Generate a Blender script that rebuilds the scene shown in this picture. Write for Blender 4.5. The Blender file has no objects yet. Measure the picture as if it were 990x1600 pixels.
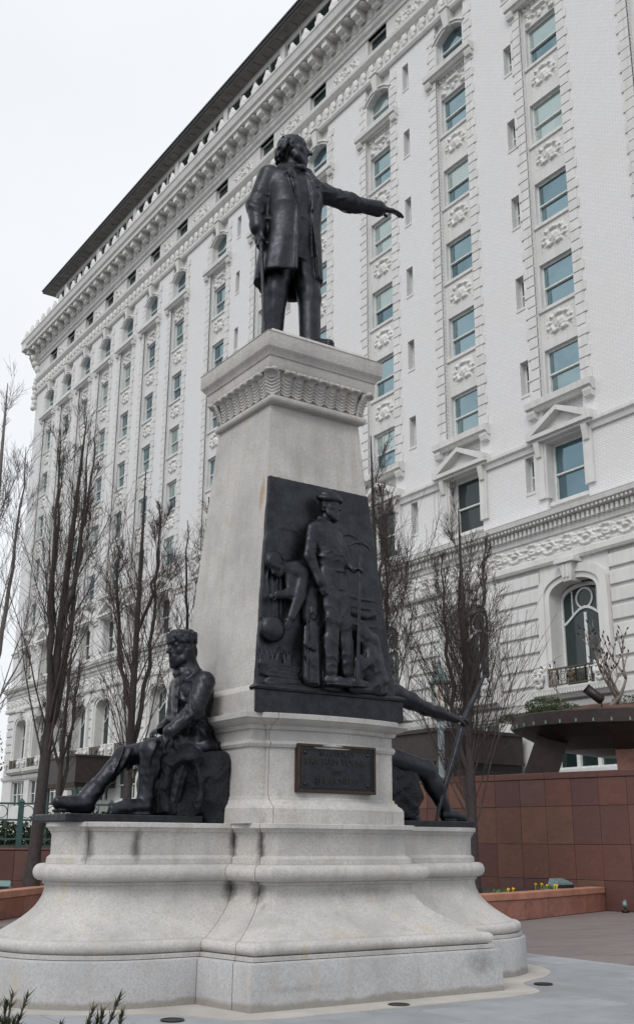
import bpy, math, random
import numpy as np
from mathutils import Vector, Matrix
random.seed(7); np.random.seed(7)
sc = bpy.context.scene
COL = sc.collection
R = math.radians
# ---------------------------------------------------------------- camera
def cam_axes(yaw, pitch, roll):
    f = Vector((math.cos(pitch)*math.cos(yaw), math.cos(pitch)*math.sin(yaw), math.sin(pitch)))
    rt = f.cross(Vector((0, 0, 1))).normalized(); dn = f.cross(rt)
    r2 = math.cos(roll)*rt+math.sin(roll)*dn; d2 = -math.sin(roll)*rt+math.cos(roll)*dn
    return r2, d2, f
cd = bpy.data.cameras.new('camera'); cam = bpy.data.objects.new('camera', cd); COL.objects.link(cam)
r2, d2, f2 = cam_axes(R(56.28686), R(17.0411), R(-.36758))
cam.matrix_world = Matrix(((r2.x, -d2.x, -f2.x, 0), (r2.y, -d2.y, -f2.y, 0), (r2.z, -d2.z, -f2.z, 1.6), (0, 0, 0, 1)))
cd.sensor_fit = 'VERTICAL'; cd.sensor_height = 36; cd.lens = 1684.44/1600*36
cd.clip_start = .1; cd.clip_end = 2000
sc.camera = cam
# ---------------------------------------------------------------- sky, sun, exposure
SUN_EL, SUN_AZ = 46, 212          # azimuth of the sun in the xy plane, degrees from +x
W = bpy.data.worlds.new('World'); sc.world = W; W.use_nodes = True
nt = W.node_tree; nt.nodes.clear()
out = nt.nodes.new('ShaderNodeOutputWorld'); bg = nt.nodes.new('ShaderNodeBackground')
sky = nt.nodes.new('ShaderNodeTexSky'); sky.sky_type = 'NISHITA'; sky.sun_disc = False
sky.sun_elevation = R(SUN_EL); sky.sun_rotation = R(90-SUN_AZ); sky.air_density = 1.0; sky.dust_density = 3.0
tc = nt.nodes.new('ShaderNodeTexCoord'); cl = nt.nodes.new('ShaderNodeTexNoise')
cl.inputs['Scale'].default_value = 2.2; cl.inputs['Detail'].default_value = 5; cl.inputs['Roughness'].default_value = .5
rmp = nt.nodes.new('ShaderNodeValToRGB')
rmp.color_ramp.elements[0].position = .3; rmp.color_ramp.elements[0].color = (8.7, 9.0, 9.4, 1)
rmp.color_ramp.elements[1].position = .72; rmp.color_ramp.elements[1].color = (9.8, 10.0, 10.2, 1)
mx = nt.nodes.new('ShaderNodeMix'); mx.data_type = 'RGBA'; mx.inputs[0].default_value = .93
nt.links.new(tc.outputs['Generated'], cl.inputs['Vector']); nt.links.new(cl.outputs['Fac'], rmp.inputs['Fac'])
nt.links.new(sky.outputs['Color'], mx.inputs[6]); nt.links.new(rmp.outputs['Color'], mx.inputs[7])
nt.links.new(mx.outputs[2], bg.inputs['Color']); bg.inputs['Strength'].default_value = .1
nt.links.new(bg.outputs[0], out.inputs['Surface'])
sd = bpy.data.lights.new('sun', 'SUN'); sd.energy = 1.5; sd.angle = R(28); sd.color = (1, .975, .94)
sun = bpy.data.objects.new('sun', sd); COL.objects.link(sun)
sv = Vector((math.cos(R(SUN_AZ))*math.cos(R(SUN_EL)), math.sin(R(SUN_AZ))*math.cos(R(SUN_EL)), math.sin(R(SUN_EL))))
sun.rotation_euler = sv.to_track_quat('Z', 'Y').to_euler(); sun.location = (0, 0, 60)
sc.view_settings.view_transform = 'Standard'; sc.view_settings.look = 'None'
sc.view_settings.exposure = 0.05; sc.view_settings.gamma = 1; sc.view_settings.use_curve_mapping = False
sc.render.engine = 'CYCLES'
sc.cycles.max_bounces = 6; sc.cycles.diffuse_bounces = 3; sc.cycles.glossy_bounces = 3; sc.cycles.transmission_bounces = 4

# ---------------------------------------------------------------- material helpers
class NT:
    def __init__(s, name):
        s.m = bpy.data.materials.new(name); s.m.use_nodes = True; s.t = s.m.node_tree
        s.b = s.t.nodes['Principled BSDF']
        s.geo = s.n('ShaderNodeNewGeometry'); s.pos = s.geo.outputs['Position']
    def n(s, typ, **kw):
        x = s.t.nodes.new(typ)
        for k, v in kw.items(): setattr(x, k, v)
        return x
    def set(s, sock, v):
        if hasattr(v, 'links'): s.t.links.new(v, sock)
        else: sock.default_value = v
    def mapv(s, scale, src=None, loc=(0, 0, 0), rot=(0, 0, 0)):
        x = s.n('ShaderNodeMapping'); s.set(x.inputs[0], src or s.pos)
        x.inputs['Scale'].default_value = scale if hasattr(scale, '__len__') else (scale,)*3
        x.inputs['Location'].default_value = loc; x.inputs['Rotation'].default_value = rot
        return x.outputs[0]
    def noise(s, scale, detail=4, rough=.55, src=None, dist=0):
        x = s.n('ShaderNodeTexNoise'); s.set(x.inputs['Vector'], s.mapv(scale, src))
        x.inputs['Scale'].default_value = 1; x.inputs['Detail'].default_value = detail
        x.inputs['Roughness'].default_value = rough; x.inputs['Distortion'].default_value = dist
        return x.outputs['Fac']
    def vor(s, scale, src=None, feature='F1', out='Distance'):
        x = s.n('ShaderNodeTexVoronoi', feature=feature); s.set(x.inputs['Vector'], s.mapv(scale, src)); x.inputs['Scale'].default_value = 1
        return x.outputs[out]
    def ramp(s, fac, stops):
        x = s.n('ShaderNodeValToRGB'); s.set(x.inputs[0], fac); e = x.color_ramp.elements
        while len(e) < len(stops): e.new(.5)
        for el, (p, c) in zip(e, stops):
            el.position = p; el.color = (c, c, c, 1) if not hasattr(c, '__len__') else tuple(c)+(1,)
        return x.outputs[0]
    def mix(s, fac, a, b, mode='MIX'):
        x = s.n('ShaderNodeMix', data_type='RGBA', blend_type=mode)
        s.set(x.inputs[0], fac)
        for i, v in ((6, a), (7, b)): s.set(x.inputs[i], v if hasattr(v, 'links') else tuple(v)+(1,) if len(v) == 3 else v)
        return x.outputs[2]
    def math(s, op, a, b=0.0, c=None):
        x = s.n('ShaderNodeMath', operation=op); s.set(x.inputs[0], a); s.set(x.inputs[1], b)
        if c is not None: s.set(x.inputs[2], c)
        return x.outputs[0]
    def bump(s, h, strength=.3, dist=.02):
        x = s.n('ShaderNodeBump'); s.set(x.inputs['Height'], h); x.inputs['Strength'].default_value = strength; x.inputs['Distance'].default_value = dist
        if s.b.inputs['Normal'].links: s.t.links.new(s.b.inputs['Normal'].links[0].from_socket, x.inputs['Normal'])
        s.t.links.new(x.outputs[0], s.b.inputs['Normal'])
    def base(s, c, rough=None, metal=None, spec=None):
        s.set(s.b.inputs['Base Color'], c if hasattr(c, 'links') else tuple(c)+(1,))
        if rough is not None: s.set(s.b.inputs['Roughness'], rough)
        if metal is not None: s.set(s.b.inputs['Metallic'], metal)
        if spec is not None: s.set(s.b.inputs['Specular IOR Level'], spec)
        return s
    def rnd(s):
        return s.n('ShaderNodeObjectInfo').outputs['Random']
def g(v): return (v, v, v)
MAT = {}
def simple(name, c, rough=.6, metal=0., var=.15, scale=8., bump=0., bscale=40., objvar=0.):
    t = NT(name); n_ = t.noise(scale, 5)
    lo = tuple(x*(1-var) for x in c); hi = tuple(min(1, x*(1+var)) for x in c)
    col = t.ramp(n_, [(.3, lo), (.7, hi)])
    if objvar:
        k = t.ramp(t.rnd(), [(0, 1-objvar), (1, 1.0)]); col = t.mix(1, col, k, 'MULTIPLY')
    t.base(col, rough, metal)
    if bump: t.bump(t.noise(bscale, 3), bump, .01)
    MAT[name] = t.m; return t.m

def m_granite(name='granite', tint=(1, 1, 1)):
    t = NT(name)
    sp = t.noise(42, 4, .7); fl = t.vor(60)
    c = t.ramp(sp, [(.32, (.37, .358, .345)), (.5, (.485, .469, .453)), (.7, (.565, .548, .53))])
    dark = t.ramp(fl, [(.05, .5), (.2, 1.)]); c = t.mix(.4, c, dark, 'MULTIPLY'); c = t.mix(1, c, tint, 'MULTIPLY')
    big = t.noise(.9, 6, .62); c = t.mix(t.ramp(big, [(.44, 0.), (.66, .58)]), c, (.285, .284, .285))
    md = t.noise(3.1, 5, .65, dist=.6); c = t.mix(t.ramp(md, [(.52, 0.), (.72, .38)]), c, (.30, .28, .25))
    st = t.noise((5.5, 5.5, .45), 4, .6); c = t.mix(t.ramp(st, [(.54, 0.), (.74, .42)]), c, (.28, .26, .225))
    ru = t.noise((3.2, 3.2, .8), 3); c = t.mix(t.ramp(ru, [(.62, 0.), (.76, .45)]), c, (.43, .35, .22))
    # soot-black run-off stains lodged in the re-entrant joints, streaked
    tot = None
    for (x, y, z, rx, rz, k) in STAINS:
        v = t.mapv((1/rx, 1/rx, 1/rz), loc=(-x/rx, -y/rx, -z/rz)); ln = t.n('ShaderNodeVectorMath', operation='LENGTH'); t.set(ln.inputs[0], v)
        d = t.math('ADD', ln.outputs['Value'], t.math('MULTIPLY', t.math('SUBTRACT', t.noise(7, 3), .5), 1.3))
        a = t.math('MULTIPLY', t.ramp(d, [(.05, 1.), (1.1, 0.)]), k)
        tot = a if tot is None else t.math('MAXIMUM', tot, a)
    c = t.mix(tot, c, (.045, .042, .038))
    tot = None
    for (x, y, z, rx, rz, k) in RUST:
        v = t.mapv((1/rx, 1/rx, 1/rz), loc=(-x/rx, -y/rx, -z/rz)); ln = t.n('ShaderNodeVectorMath', operation='LENGTH'); t.set(ln.inputs[0], v)
        d = t.math('ADD', ln.outputs['Value'], t.math('MULTIPLY', t.math('SUBTRACT', t.noise((9, 9, 3), 4, .6), .5), 2.2))
        a = t.math('MULTIPLY', t.ramp(d, [(.1, 1.), (.9, 0.)]), k); tot = a if tot is None else t.math('MAXIMUM', tot, a)
    c = t.mix(tot, c, (.34, .20, .08))
    # darker brown band along the foot, upper edge broken by noise
    sep = t.n('ShaderNodeSeparateXYZ'); t.set(sep.inputs[0], t.pos)
    foot = t.math('ADD', sep.outputs[2], t.math('MULTIPLY', t.noise(4, 4), -.12))
    c = t.mix(t.ramp(foot, [(.0, .55), (.035, 0.)]), c, (.16, .13, .10))
    t.base(c, .75, 0, .3); t.bump(t.noise(55, 3), .28, .006); t.bump(t.noise(9, 3), .12, .01)
    MAT[name] = t.m
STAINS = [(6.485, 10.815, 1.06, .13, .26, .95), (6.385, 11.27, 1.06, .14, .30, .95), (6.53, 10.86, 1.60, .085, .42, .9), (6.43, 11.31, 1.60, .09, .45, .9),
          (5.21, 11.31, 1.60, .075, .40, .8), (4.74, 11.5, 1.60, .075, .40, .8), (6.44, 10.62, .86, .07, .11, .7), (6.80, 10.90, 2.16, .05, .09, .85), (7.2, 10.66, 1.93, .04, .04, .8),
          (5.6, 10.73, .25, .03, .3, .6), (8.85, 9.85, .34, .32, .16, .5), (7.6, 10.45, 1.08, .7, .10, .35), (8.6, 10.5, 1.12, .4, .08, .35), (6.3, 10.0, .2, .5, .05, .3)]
RUST = [(6.69, 11.25, 5.85, .10, .30, .75), (6.72, 11.55, 5.75, .06, .22, .6), (6.66, 11.15, 5.35, .06, .35, .35), (6.55, 11.05, 4.3, .08, .5, .28), (8.1, 11.25, 6.5, .07, .5, .25), (6.3, 10.9, .75, .05, .3, .3)]
m_granite()
m_granite('granite_plinth', (.84, .87, .92))
def m_brick():
    t = NT('white_brick')
    sep = t.n('ShaderNodeSeparateXYZ'); t.set(sep.inputs[0], t.pos)
    cb = t.n('ShaderNodeCombineXYZ'); t.set(cb.inputs[0], sep.outputs[1]); t.set(cb.inputs[1], sep.outputs[2])
    b = t.n('ShaderNodeTexBrick'); t.set(b.inputs['Vector'], cb.outputs[0])
    b.inputs['Scale'].default_value = 1; b.inputs['Brick Width'].default_value = .29; b.inputs['Row Height'].default_value = .098; b.inputs['Mortar Size'].default_value = .014
    b.inputs['Color1'].default_value = (.715, .715, .725, 1); b.inputs['Color2'].default_value = (.67, .67, .68, 1); b.inputs['Mortar'].default_value = (.56, .56, .565, 1)
    big = t.noise((1, .35, .35), 4); c = t.mix(t.ramp(big, [(.35, 0.), (.75, .22)]), b.outputs['Color'], (.58, .575, .565))
    t.base(c, .55); t.bump(t.math('SUBTRACT', 1., b.outputs['Fac']), .28, .015)
    MAT['white_brick'] = t.m
m_brick()
def m_terra():
    t = NT('white_terracotta')
    c = t.ramp(t.noise(1.2, 5), [(.3, (.59, .588, .582)), (.7, (.68, .678, .672))])
    st = t.noise((6, 6, .4), 3); c = t.mix(t.ramp(st, [(.5, 0.), (.75, .5)]), c, (.46, .45, .43))
    c = t.mix(1, c, t.ramp(t.rnd(), [(0, .93), (1, 1.)]), 'MULTIPLY')
    t.base(c, .5); t.bump(t.noise(30, 3), .08, .01)
    MAT['white_terracotta'] = t.m
m_terra()
def m_glass(name, cols, metal):
    t = NT(name); r = t.n('ShaderNodeValToRGB'); t.set(r.inputs[0], t.rnd()); e = r.color_ramp.elements
    while len(e) < len(cols): e.new(.5)
    for i, cc in enumerate(cols): e[i].position = i/(len(cols)-1); e[i].color = tuple(cc)+(1,)
    n_ = t.noise((.5, .5, .5), 3, dist=.8); c = t.mix(t.ramp(n_, [(.45, 0.), (.62, .22)]), r.outputs[0], tuple(x*.55 for x in cols[0]))
    t.base(c, .06, metal); t.bump(t.noise(1.6, 2), .05, .05)
    MAT[name] = t.m
m_glass('window_glass', [(.15, .235, .275), (.215, .315, .355), (.27, .375, .41), (.20, .295, .33), (.34, .44, .45), (.24, .345, .385)], .85)
m_glass('shade_glass', [(.36, .45, .45), (.44, .52, .51), (.40, .50, .48)], .6)
m_glass('dark_glass', [(.012, .024, .026), (.03, .045, .045), (.018, .03, .034)], .15)
def m_bronze(name='bronze', rough=0.):
    t = NT(name)
    n1 = t.noise(6, 5); c = t.ramp(n1, [(.3, (.024, .0255, .030)), (.7, (.043, .046, .054))])
    c = t.mix(t.ramp(t.noise(26, 4, .7), [(.5, 0.), (.8, .35)]), c, (.09, .097, .112))
    t.base(c, t.ramp(t.noise(14, 3), [(.3, .34), (.7, .52)]), .88, .5)
    t.bump(t.noise(60, 3), .22+rough, .005); t.bump(t.noise(16, 3), .10+rough, .02)
    if rough: t.bump(t.noise(24, 6, .7), .9, .05)
    MAT[name] = t.m
m_bronze('rock_bronze', .3)
m_bronze()
def m_sand(name, cols, rough=.6):
    t = NT(name)
    r = t.n('ShaderNodeValToRGB'); t.set(r.inputs[0], t.rnd()); e = r.color_ramp.elements
    while len(e) < len(cols): e.new(.5)
    for i, cc in enumerate(cols): e[i].position = i/(len(cols)-1); e[i].color = tuple(cc)+(1,)
    v = t.noise((2.2, 2.2, 3.4), 6, .65, dist=1.2); c = t.mix(t.ramp(v, [(.4, 0.), (.75, .6)]), r.outputs[0], (.075, .036, .031))
    v2 = t.noise((5, 5, 9), 4, .6, dist=2); c = t.mix(t.ramp(v2, [(.62, 0.), (.72, .25)]), c, (.32, .22, .17))
    t.base(c, rough); t.bump(t.noise(18, 5), .3, .02); MAT[name] = t.m
m_sand('red_sandstone', [(.105, .044, .037), (.14, .056, .041), (.088, .041, .040), (.165, .074, .043), (.112, .056, .052)])
m_sand('pink_sandstone', [(.33, .15, .11), (.29, .125, .085), (.34, .16, .125), (.27, .11, .07)])
simple('joint', (.10, .095, .085), .9); simple('coping', (.40, .19, .13), .6, var=.2, scale=3, bump=.2)
simple('dark_metal', (.018, .016, .016), .45, .3); simple('brown_metal', (.035, .026, .024), .5, .2, var=.3, scale=3)
simple('verdigris', (.16, .235, .235), .5, .2, var=.2); simple('green_paint', (.035, .085, .080), .45, .1)
simple('frame_white', (.62, .64, .63), .45); simple('railing_bronze', (.09, .07, .05), .5, .4)
simple('bark', (.040, .032, .031), .85, var=.4, scale=14, bump=.5, bscale=40); simple('twig', (.058, .042, .040), .8, var=.35, scale=3)
simple('pale_bark', (.20, .17, .15), .8, var=.3, scale=12, bump=.3); simple('grey_bark', (.15, .135, .13), .85, var=.3, scale=10, bump=.4)
simple('soil', (.045, .034, .026), .95, var=.4, scale=20, bump=.6); simple('mulch', (.11, .055, .04), .95, var=.4, scale=25, bump=.6)
simple('juniper', (.046, .066, .022), .7, var=.4, scale=6); simple('hedge_leaf', (.03, .052, .022), .7, var=.4, scale=5)
simple('dead_leaf', (.20, .125, .085), .8, var=.4, scale=4); simple('daffodil', (.75, .52, .02), .5); simple('leaf_green', (.07, .13, .04), .6, var=.3)
simple('roof_slate', (.05, .052, .058), .6, var=.25, scale=3); simple('soffit', (.17, .165, .155), .8, var=.25, scale=1.5)
simple('concrete', (.40, .38, .35), .85, var=.15, scale=1.6, bump=.15); simple('plaque_rim', (.036, .021, .014), .4, .4, var=.3, scale=12)
simple('lettering', (.045, .042, .04), .45, .7); simple('lamp_paint', (.27, .33, .36), .5); simple('rust_steel', (.020, .012, .010), .6, .2, var=.4, scale=4); simple('lamp_glass', (.62, .56, .48), .3); simple('curtain', (.12, .2, .2), .8)
# ---------------------------------------------------------------- mesh helpers
class MB:
    def __init__(s): s.v = []; s.f = []
    def add(s, v, f):
        o = len(s.v); s.v += [tuple(p) for p in v]; s.f += [tuple(i+o for i in q) for q in f]; return s
    def box(s, x0, x1, y0, y1, z0, z1):
        return s.add([(x0, y0, z0), (x1, y0, z0), (x1, y1, z0), (x0, y1, z0), (x0, y0, z1), (x1, y0, z1), (x1, y1, z1), (x0, y1, z1)],
                     [(3, 2, 1, 0), (4, 5, 6, 7), (0, 1, 5, 4), (1, 2, 6, 5), (2, 3, 7, 6), (3, 0, 4, 7)])
    def bar(s, p, q, w, h, up=(0, 0, 1)):
        p, q = Vector(p), Vector(q); d = (q-p).normalized(); u = Vector(up); a = d.cross(u)
        if a.length < 1e-4: a = d.cross(Vector((1, 0, 0)))
        a.normalize(); u = a.cross(d); v = []
        for c in (p, q):
            for i, j in ((-1, -1), (1, -1), (1, 1), (-1, 1)): v.append(c+a*i*w/2+u*j*h/2)
        return s.add(v, [(3, 2, 1, 0), (4, 5, 6, 7), (0, 1, 5, 4), (1, 2, 6, 5), (2, 3, 7, 6), (3, 0, 4, 7)])
    def prof_y(s, prof, y0, y1, x0=0, z0=0):
        """extrude a closed (x,z) profile along y; profile counter-clockwise or not, caps included"""
        n = len(prof); v = [(x0+p[0], y0, z0+p[1]) for p in prof]+[(x0+p[0], y1, z0+p[1]) for p in prof]
        return s.add(v, [(i, (i+1) % n, n+(i+1) % n, n+i) for i in range(n)]+[tuple(range(n-1, -1, -1)), tuple(range(n, 2*n))])
    def prof_x(s, prof, x0, x1):
        """extrude a closed (y,z) profile along x"""
        n = len(prof); v = [(x0, p[0], p[1]) for p in prof]+[(x1, p[0], p[1]) for p in prof]
        return s.add(v, [(i, (i+1) % n, n+(i+1) % n, n+i) for i in range(n)]+[tuple(range(n-1, -1, -1)), tuple(range(n, 2*n))])
    def strip(s, A, B, x0, x1):
        """thick band in the yz plane between polylines A (inner) and B (outer), x0 front x1 back"""
        n = len(A); v = [(x0, a[0], a[1]) for a in A]+[(x0, b[0], b[1]) for b in B]+[(x1, a[0], a[1]) for a in A]+[(x1, b[0], b[1]) for b in B]
        f = []
        for i in range(n-1):
            f += [(i, i+1, n+i+1, n+i), (2*n+i, 3*n+i, 3*n+i+1, 2*n+i+1), (i, 2*n+i, 2*n+i+1, i+1), (n+i, n+i+1, 3*n+i+1, 3*n+i)]
        f += [(0, n, 3*n, 2*n), (n-1, 3*n-1, 4*n-1, 2*n-1)]
        return s.add(v, f)
    def lathe(s, prof, c=(0, 0, 0), n=16):
        v = []; f = []; m = len(prof)
        for i in range(n):
            a = 2*math.pi*i/n
            for r, z in prof: v.append((c[0]+r*math.cos(a), c[1]+r*math.sin(a), c[2]+z))
        for i in range(n):
            j = (i+1) % n
            for k in range(m-1): f.append((i*m+k, j*m+k, j*m+k+1, i*m+k+1))
        f.append(tuple(i*m for i in range(n-1, -1, -1))); f.append(tuple(i*m+m-1 for i in range(n)))
        return s.add(v, f)
    def tube(s, pts, rad, n=6, cap=True):
        pts = [Vector(p) for p in pts]; v = []; f = []; k = len(pts)
        if not hasattr(rad, '__len__'): rad = [rad]*k
        a = None
        for i, p in enumerate(pts):
            d = (pts[min(i+1, k-1)]-pts[max(i-1, 0)])
            d = d.normalized() if d.length > 1e-9 else Vector((0, 0, 1))
            if a is None: a = d.cross(Vector((.31, .77, .2)) if abs(d.z) > .9 else Vector((0, 0, 1)))
            a = (a-d*a.dot(d)); a.normalize(); b = d.cross(a)
            for j in range(n):
                t = 2*math.pi*j/n; v.append(p+(a*math.cos(t)+b*math.sin(t))*rad[i])
        for i in range(k-1):
            for j in range(n):
                j2 = (j+1) % n; f.append((i*n+j, i*n+j2, (i+1)*n+j2, (i+1)*n+j))
        if cap: f += [tuple(range(n-1, -1, -1)), tuple(range((k-1)*n, k*n))]
        return s.add(v, f)
    def mesh(s, name, mat=None, smooth=False):
        m = bpy.data.meshes.new(name); m.from_pydata(s.v, [], s.f)
        if mat: m.materials.append(MAT[mat])
        if smooth: m.polygons.foreach_set('use_smooth', [True]*len(m.polygons))
        m.update(); return m
    def build(s, name, mat, parent=None, smooth=False, **kw): return link(name, s.mesh(name, mat, smooth), parent, **kw)
def link(name, data, parent=None, loc=None, rot=None, label=None, cat=None, group=None, kind=None, scale=None):
    o = bpy.data.objects.new(name, data); COL.objects.link(o)
    if loc is not None: o.location = loc
    if rot is not None: o.rotation_euler = rot
    if scale is not None: o.scale = scale
    if parent is not None:
        o.parent = parent
        o.matrix_parent_inverse = Matrix.Identity(4)
    tag(o, label, cat, group, kind); return o
def tag(o, label=None, cat=None, group=None, kind=None):
    for k, v in (('label', label), ('category', cat), ('group', group), ('kind', kind)):
        if v: o[k] = v
    return o
def thing(name, label, cat, loc=(0, 0, 0), group=None): return link(name, None, None, loc, label=label, cat=cat, group=group)
def bevel_mesh(m, w=.01, seg=2, ang=30):
    import bmesh
    bm = bmesh.new(); bm.from_mesh(m); bmesh.ops.recalc_face_normals(bm, faces=bm.faces)
    ed = [e for e in bm.edges if len(e.link_faces) == 2 and e.calc_face_angle(0) > R(ang)]
    bmesh.ops.bevel(bm, geom=ed, offset=w, segments=seg, profile=.5, affect='EDGES', clamp_overlap=True)
    bm.to_mesh(m); bm.free(); return m
def fixn(m):
    import bmesh
    bm = bmesh.new(); bm.from_mesh(m); bmesh.ops.recalc_face_normals(bm, faces=bm.faces); bm.to_mesh(m); bm.free(); return m
def np_mesh(name, V, F, mat, smooth=True):
    m = bpy.data.meshes.new(name); V = np.asarray(V, np.float32); F = np.asarray(F, np.int32)
    m.vertices.add(len(V)); m.vertices.foreach_set('co', V.ravel())
    k = F.shape[1]; m.loops.add(F.size); m.loops.foreach_set('vertex_index', F.ravel())
    m.polygons.add(len(F)); m.polygons.foreach_set('loop_start', np.arange(0, F.size, k, dtype=np.int32))
    m.polygons.foreach_set('loop_total', np.full(len(F), k, np.int32))
    if mat: m.materials.append(MAT[mat])
    if smooth: m.polygons.foreach_set('use_smooth', np.ones(len(F), bool))
    m.update(calc_edges=True); m.validate(); return m

# ---------------------------------------------------------------- distance-field sculpting (smooth unions -> surface nets)
class Sculpt:
    def __init__(s, lo, hi, h):
        s.lo = np.array(lo, np.float32); s.h = h
        s.n = np.ceil((np.array(hi)-s.lo)/h).astype(int)+1
        s.d = np.full(s.n, 1., np.float32)
    def block(s, lo, hi, pad):
        a = np.clip(np.floor((np.array(lo)-pad-s.lo)/s.h).astype(int), 0, s.n-1); b = np.clip(np.ceil((np.array(hi)+pad-s.lo)/s.h).astype(int)+1, 1, s.n)
        if (b <= a).any(): return None
        sl = tuple(slice(i, j) for i, j in zip(a, b))
        g_ = [s.lo[i]+s.h*np.arange(a[i], b[i], dtype=np.float32) for i in range(3)]
        return sl, g_[0][:, None, None], g_[1][None, :, None], g_[2][None, None, :]
    def put(s, sl, e, k, op):
        d = s.d[sl]
        if op == 'add':
            if k > 0: hh = np.clip(.5+.5*(d-e)/k, 0, 1); s.d[sl] = d+(e-d)*hh-k*hh*(1-hh)
            else: s.d[sl] = np.minimum(d, e)
        else:
            e = -e
            if k > 0: hh = np.clip(.5-.5*(d-e)/k, 0, 1); s.d[sl] = d+(e-d)*hh+k*hh*(1-hh)
            else: s.d[sl] = np.maximum(d, e)
        return s
    def cone(s, a, b, ra, rb, k=.03, op='add', fl=None):
        """round cone from a to b; fl=(dir, factor) flattens the section along dir"""
        a = np.array(a, np.float32); b = np.array(b, np.float32); m = max(ra, rb)
        r = s.block(np.minimum(a, b)-m, np.maximum(a, b)+m, k+3*s.h)
        if r is None: return s
        sl, X, Y, Z = r; ab = b-a; L2 = float(ab@ab)+1e-9
        px, py, pz = X-a[0], Y-a[1], Z-a[2]
        t = np.clip((px*ab[0]+py*ab[1]+pz*ab[2])/L2, 0, 1)
        qx, qy, qz = px-t*ab[0], py-t*ab[1], pz-t*ab[2]
        rr = ra+(rb-ra)*t
        if fl is not None:
            dv = np.array(fl[0], np.float32); dv /= np.linalg.norm(dv); w = qx*dv[0]+qy*dv[1]+qz*dv[2]; ff = 1/fl[1]**2-1
            e = (np.sqrt(qx*qx+qy*qy+qz*qz+ff*w*w+1e-12)-rr)*fl[1]**.5
        else: e = np.sqrt(qx*qx+qy*qy+qz*qz+1e-12)-rr
        return s.put(sl, e, k, op)
    def chain(s, pts, rad, k=.03, op='add', fl=None):
        if not hasattr(rad, '__len__'): rad = [rad]*len(pts)
        for i in range(len(pts)-1): s.cone(pts[i], pts[i+1], rad[i], rad[i+1], k if i == 0 else min(k, rad[i]*.8), op, fl)
        return s
    def ell(s, c, r, k=.03, rot=None, op='add'):
        c = np.array(c, np.float32); r = np.array(r, np.float32); m = float(r.max()) if rot is not None else r
        q = s.block(c-m, c+m, k+3*s.h)
        if q is None: return s
        sl, X, Y, Z = q; x, y, z = X-c[0], Y-c[1], Z-c[2]
        if rot is not None:
            M = np.array(rot, np.float32).T; x, y, z = (M[i, 0]*x+M[i, 1]*y+M[i, 2]*z for i in range(3))
        kk = np.sqrt((x/r[0])**2+(y/r[1])**2+(z/r[2])**2+1e-12); k2 = np.sqrt((x/r[0]**2)**2+(y/r[1]**2)**2+(z/r[2]**2)**2+1e-12)
        return s.put(sl, kk*(kk-1)/k2, k, op)
    def box(s, c, hs, rnd=.01, k=.01, rot=None, op='add'):
        c = np.array(c, np.float32); hs = np.array(hs, np.float32); m = float(np.linalg.norm(hs)) if rot is not None else hs
        q = s.block(c-m, c+m, k+3*s.h)
        if q is None: return s
        sl, X, Y, Z = q; x, y, z = X-c[0], Y-c[1], Z-c[2]
        if rot is not None:
            M = np.array(rot, np.float32).T; x, y, z = (M[i, 0]*x+M[i, 1]*y+M[i, 2]*z for i in range(3))
        qx, qy, qz = np.abs(x)-hs[0]+rnd, np.abs(y)-hs[1]+rnd, np.abs(z)-hs[2]+rnd
        e = np.sqrt(np.maximum(qx, 0)**2+np.maximum(qy, 0)**2+np.maximum(qz, 0)**2)+np.minimum(np.maximum(qx, np.maximum(qy, qz)), 0)-rnd
        return s.put(sl, e, k, op)
    def loft(s, secs, k=.03, op='add', pw=2.0, fold=None):
        """stack of ellipses (z,cx,cy,rx,ry[,rot]) ; fold(theta, z)->relative radius offset"""
        A = np.array([tuple(q)+(0,)*(6-len(q)) for q in secs], np.float32); A = A[A[:, 0].argsort()]
        mr = A[:, 3:5].max(); lo = (A[:, 1].min()-mr, A[:, 2].min()-mr, A[0, 0]); hi = (A[:, 1].max()+mr, A[:, 2].max()+mr, A[-1, 0])
        q = s.block(lo, hi, k+3*s.h)
        if q is None: return s
        sl, X, Y, Z = q; zf = Z.ravel()
        I = [np.interp(zf, A[:, 0], A[:, j])[None, None, :].astype(np.float32) for j in range(1, 6)]
        x, y = X-I[0], Y-I[1]; c_, s_ = np.cos(I[4]), np.sin(I[4]); x, y = c_*x+s_*y, -s_*x+c_*y
        u = (np.abs(x/I[2])**pw+np.abs(y/I[3])**pw+1e-9)**(1/pw)
        if fold is not None: u = u-fold(np.arctan2(y/I[3], x/I[2]), Z)
        rad = np.sqrt(x*x+y*y+1e-9); e = rad*(1-1/np.maximum(u, 1e-3)); e = np.maximum(e, -np.minimum(I[2], I[3])) + 0*Z
        e = e*.85
        cap = np.maximum(A[0, 0]-Z, Z-A[-1, 0]) + 0*e
        e = np.where(cap > 0, np.sqrt(np.maximum(e, 0)**2+cap**2), np.maximum(e, cap))
        return s.put(sl, e, k, op)
    def ripple(s, c, r, axis, wave, amp, phase=0, warp=.0):
        """cloth folds: offset the field by a wave along axis, inside a soft ball"""
        c = np.array(c, np.float32); r = np.array(r, np.float32)*np.ones(3, np.float32); q = s.block(c-r, c+r, 0)
        if q is None: return s
        sl, X, Y, Z = q; ax = np.array(axis, np.float32); ax /= np.linalg.norm(ax)
        m = np.clip(1-((X-c[0])/r[0])**2-((Y-c[1])/r[1])**2-((Z-c[2])/r[2])**2, 0, 1)
        s._k = getattr(s, '_k', 0)+1; rs = np.random.RandomState(17*s._k+3); a = rs.randn(4, 3)/wave
        lin = lambda q, f: (X*q[0]+Y*q[1]+Z*q[2])*f
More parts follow.
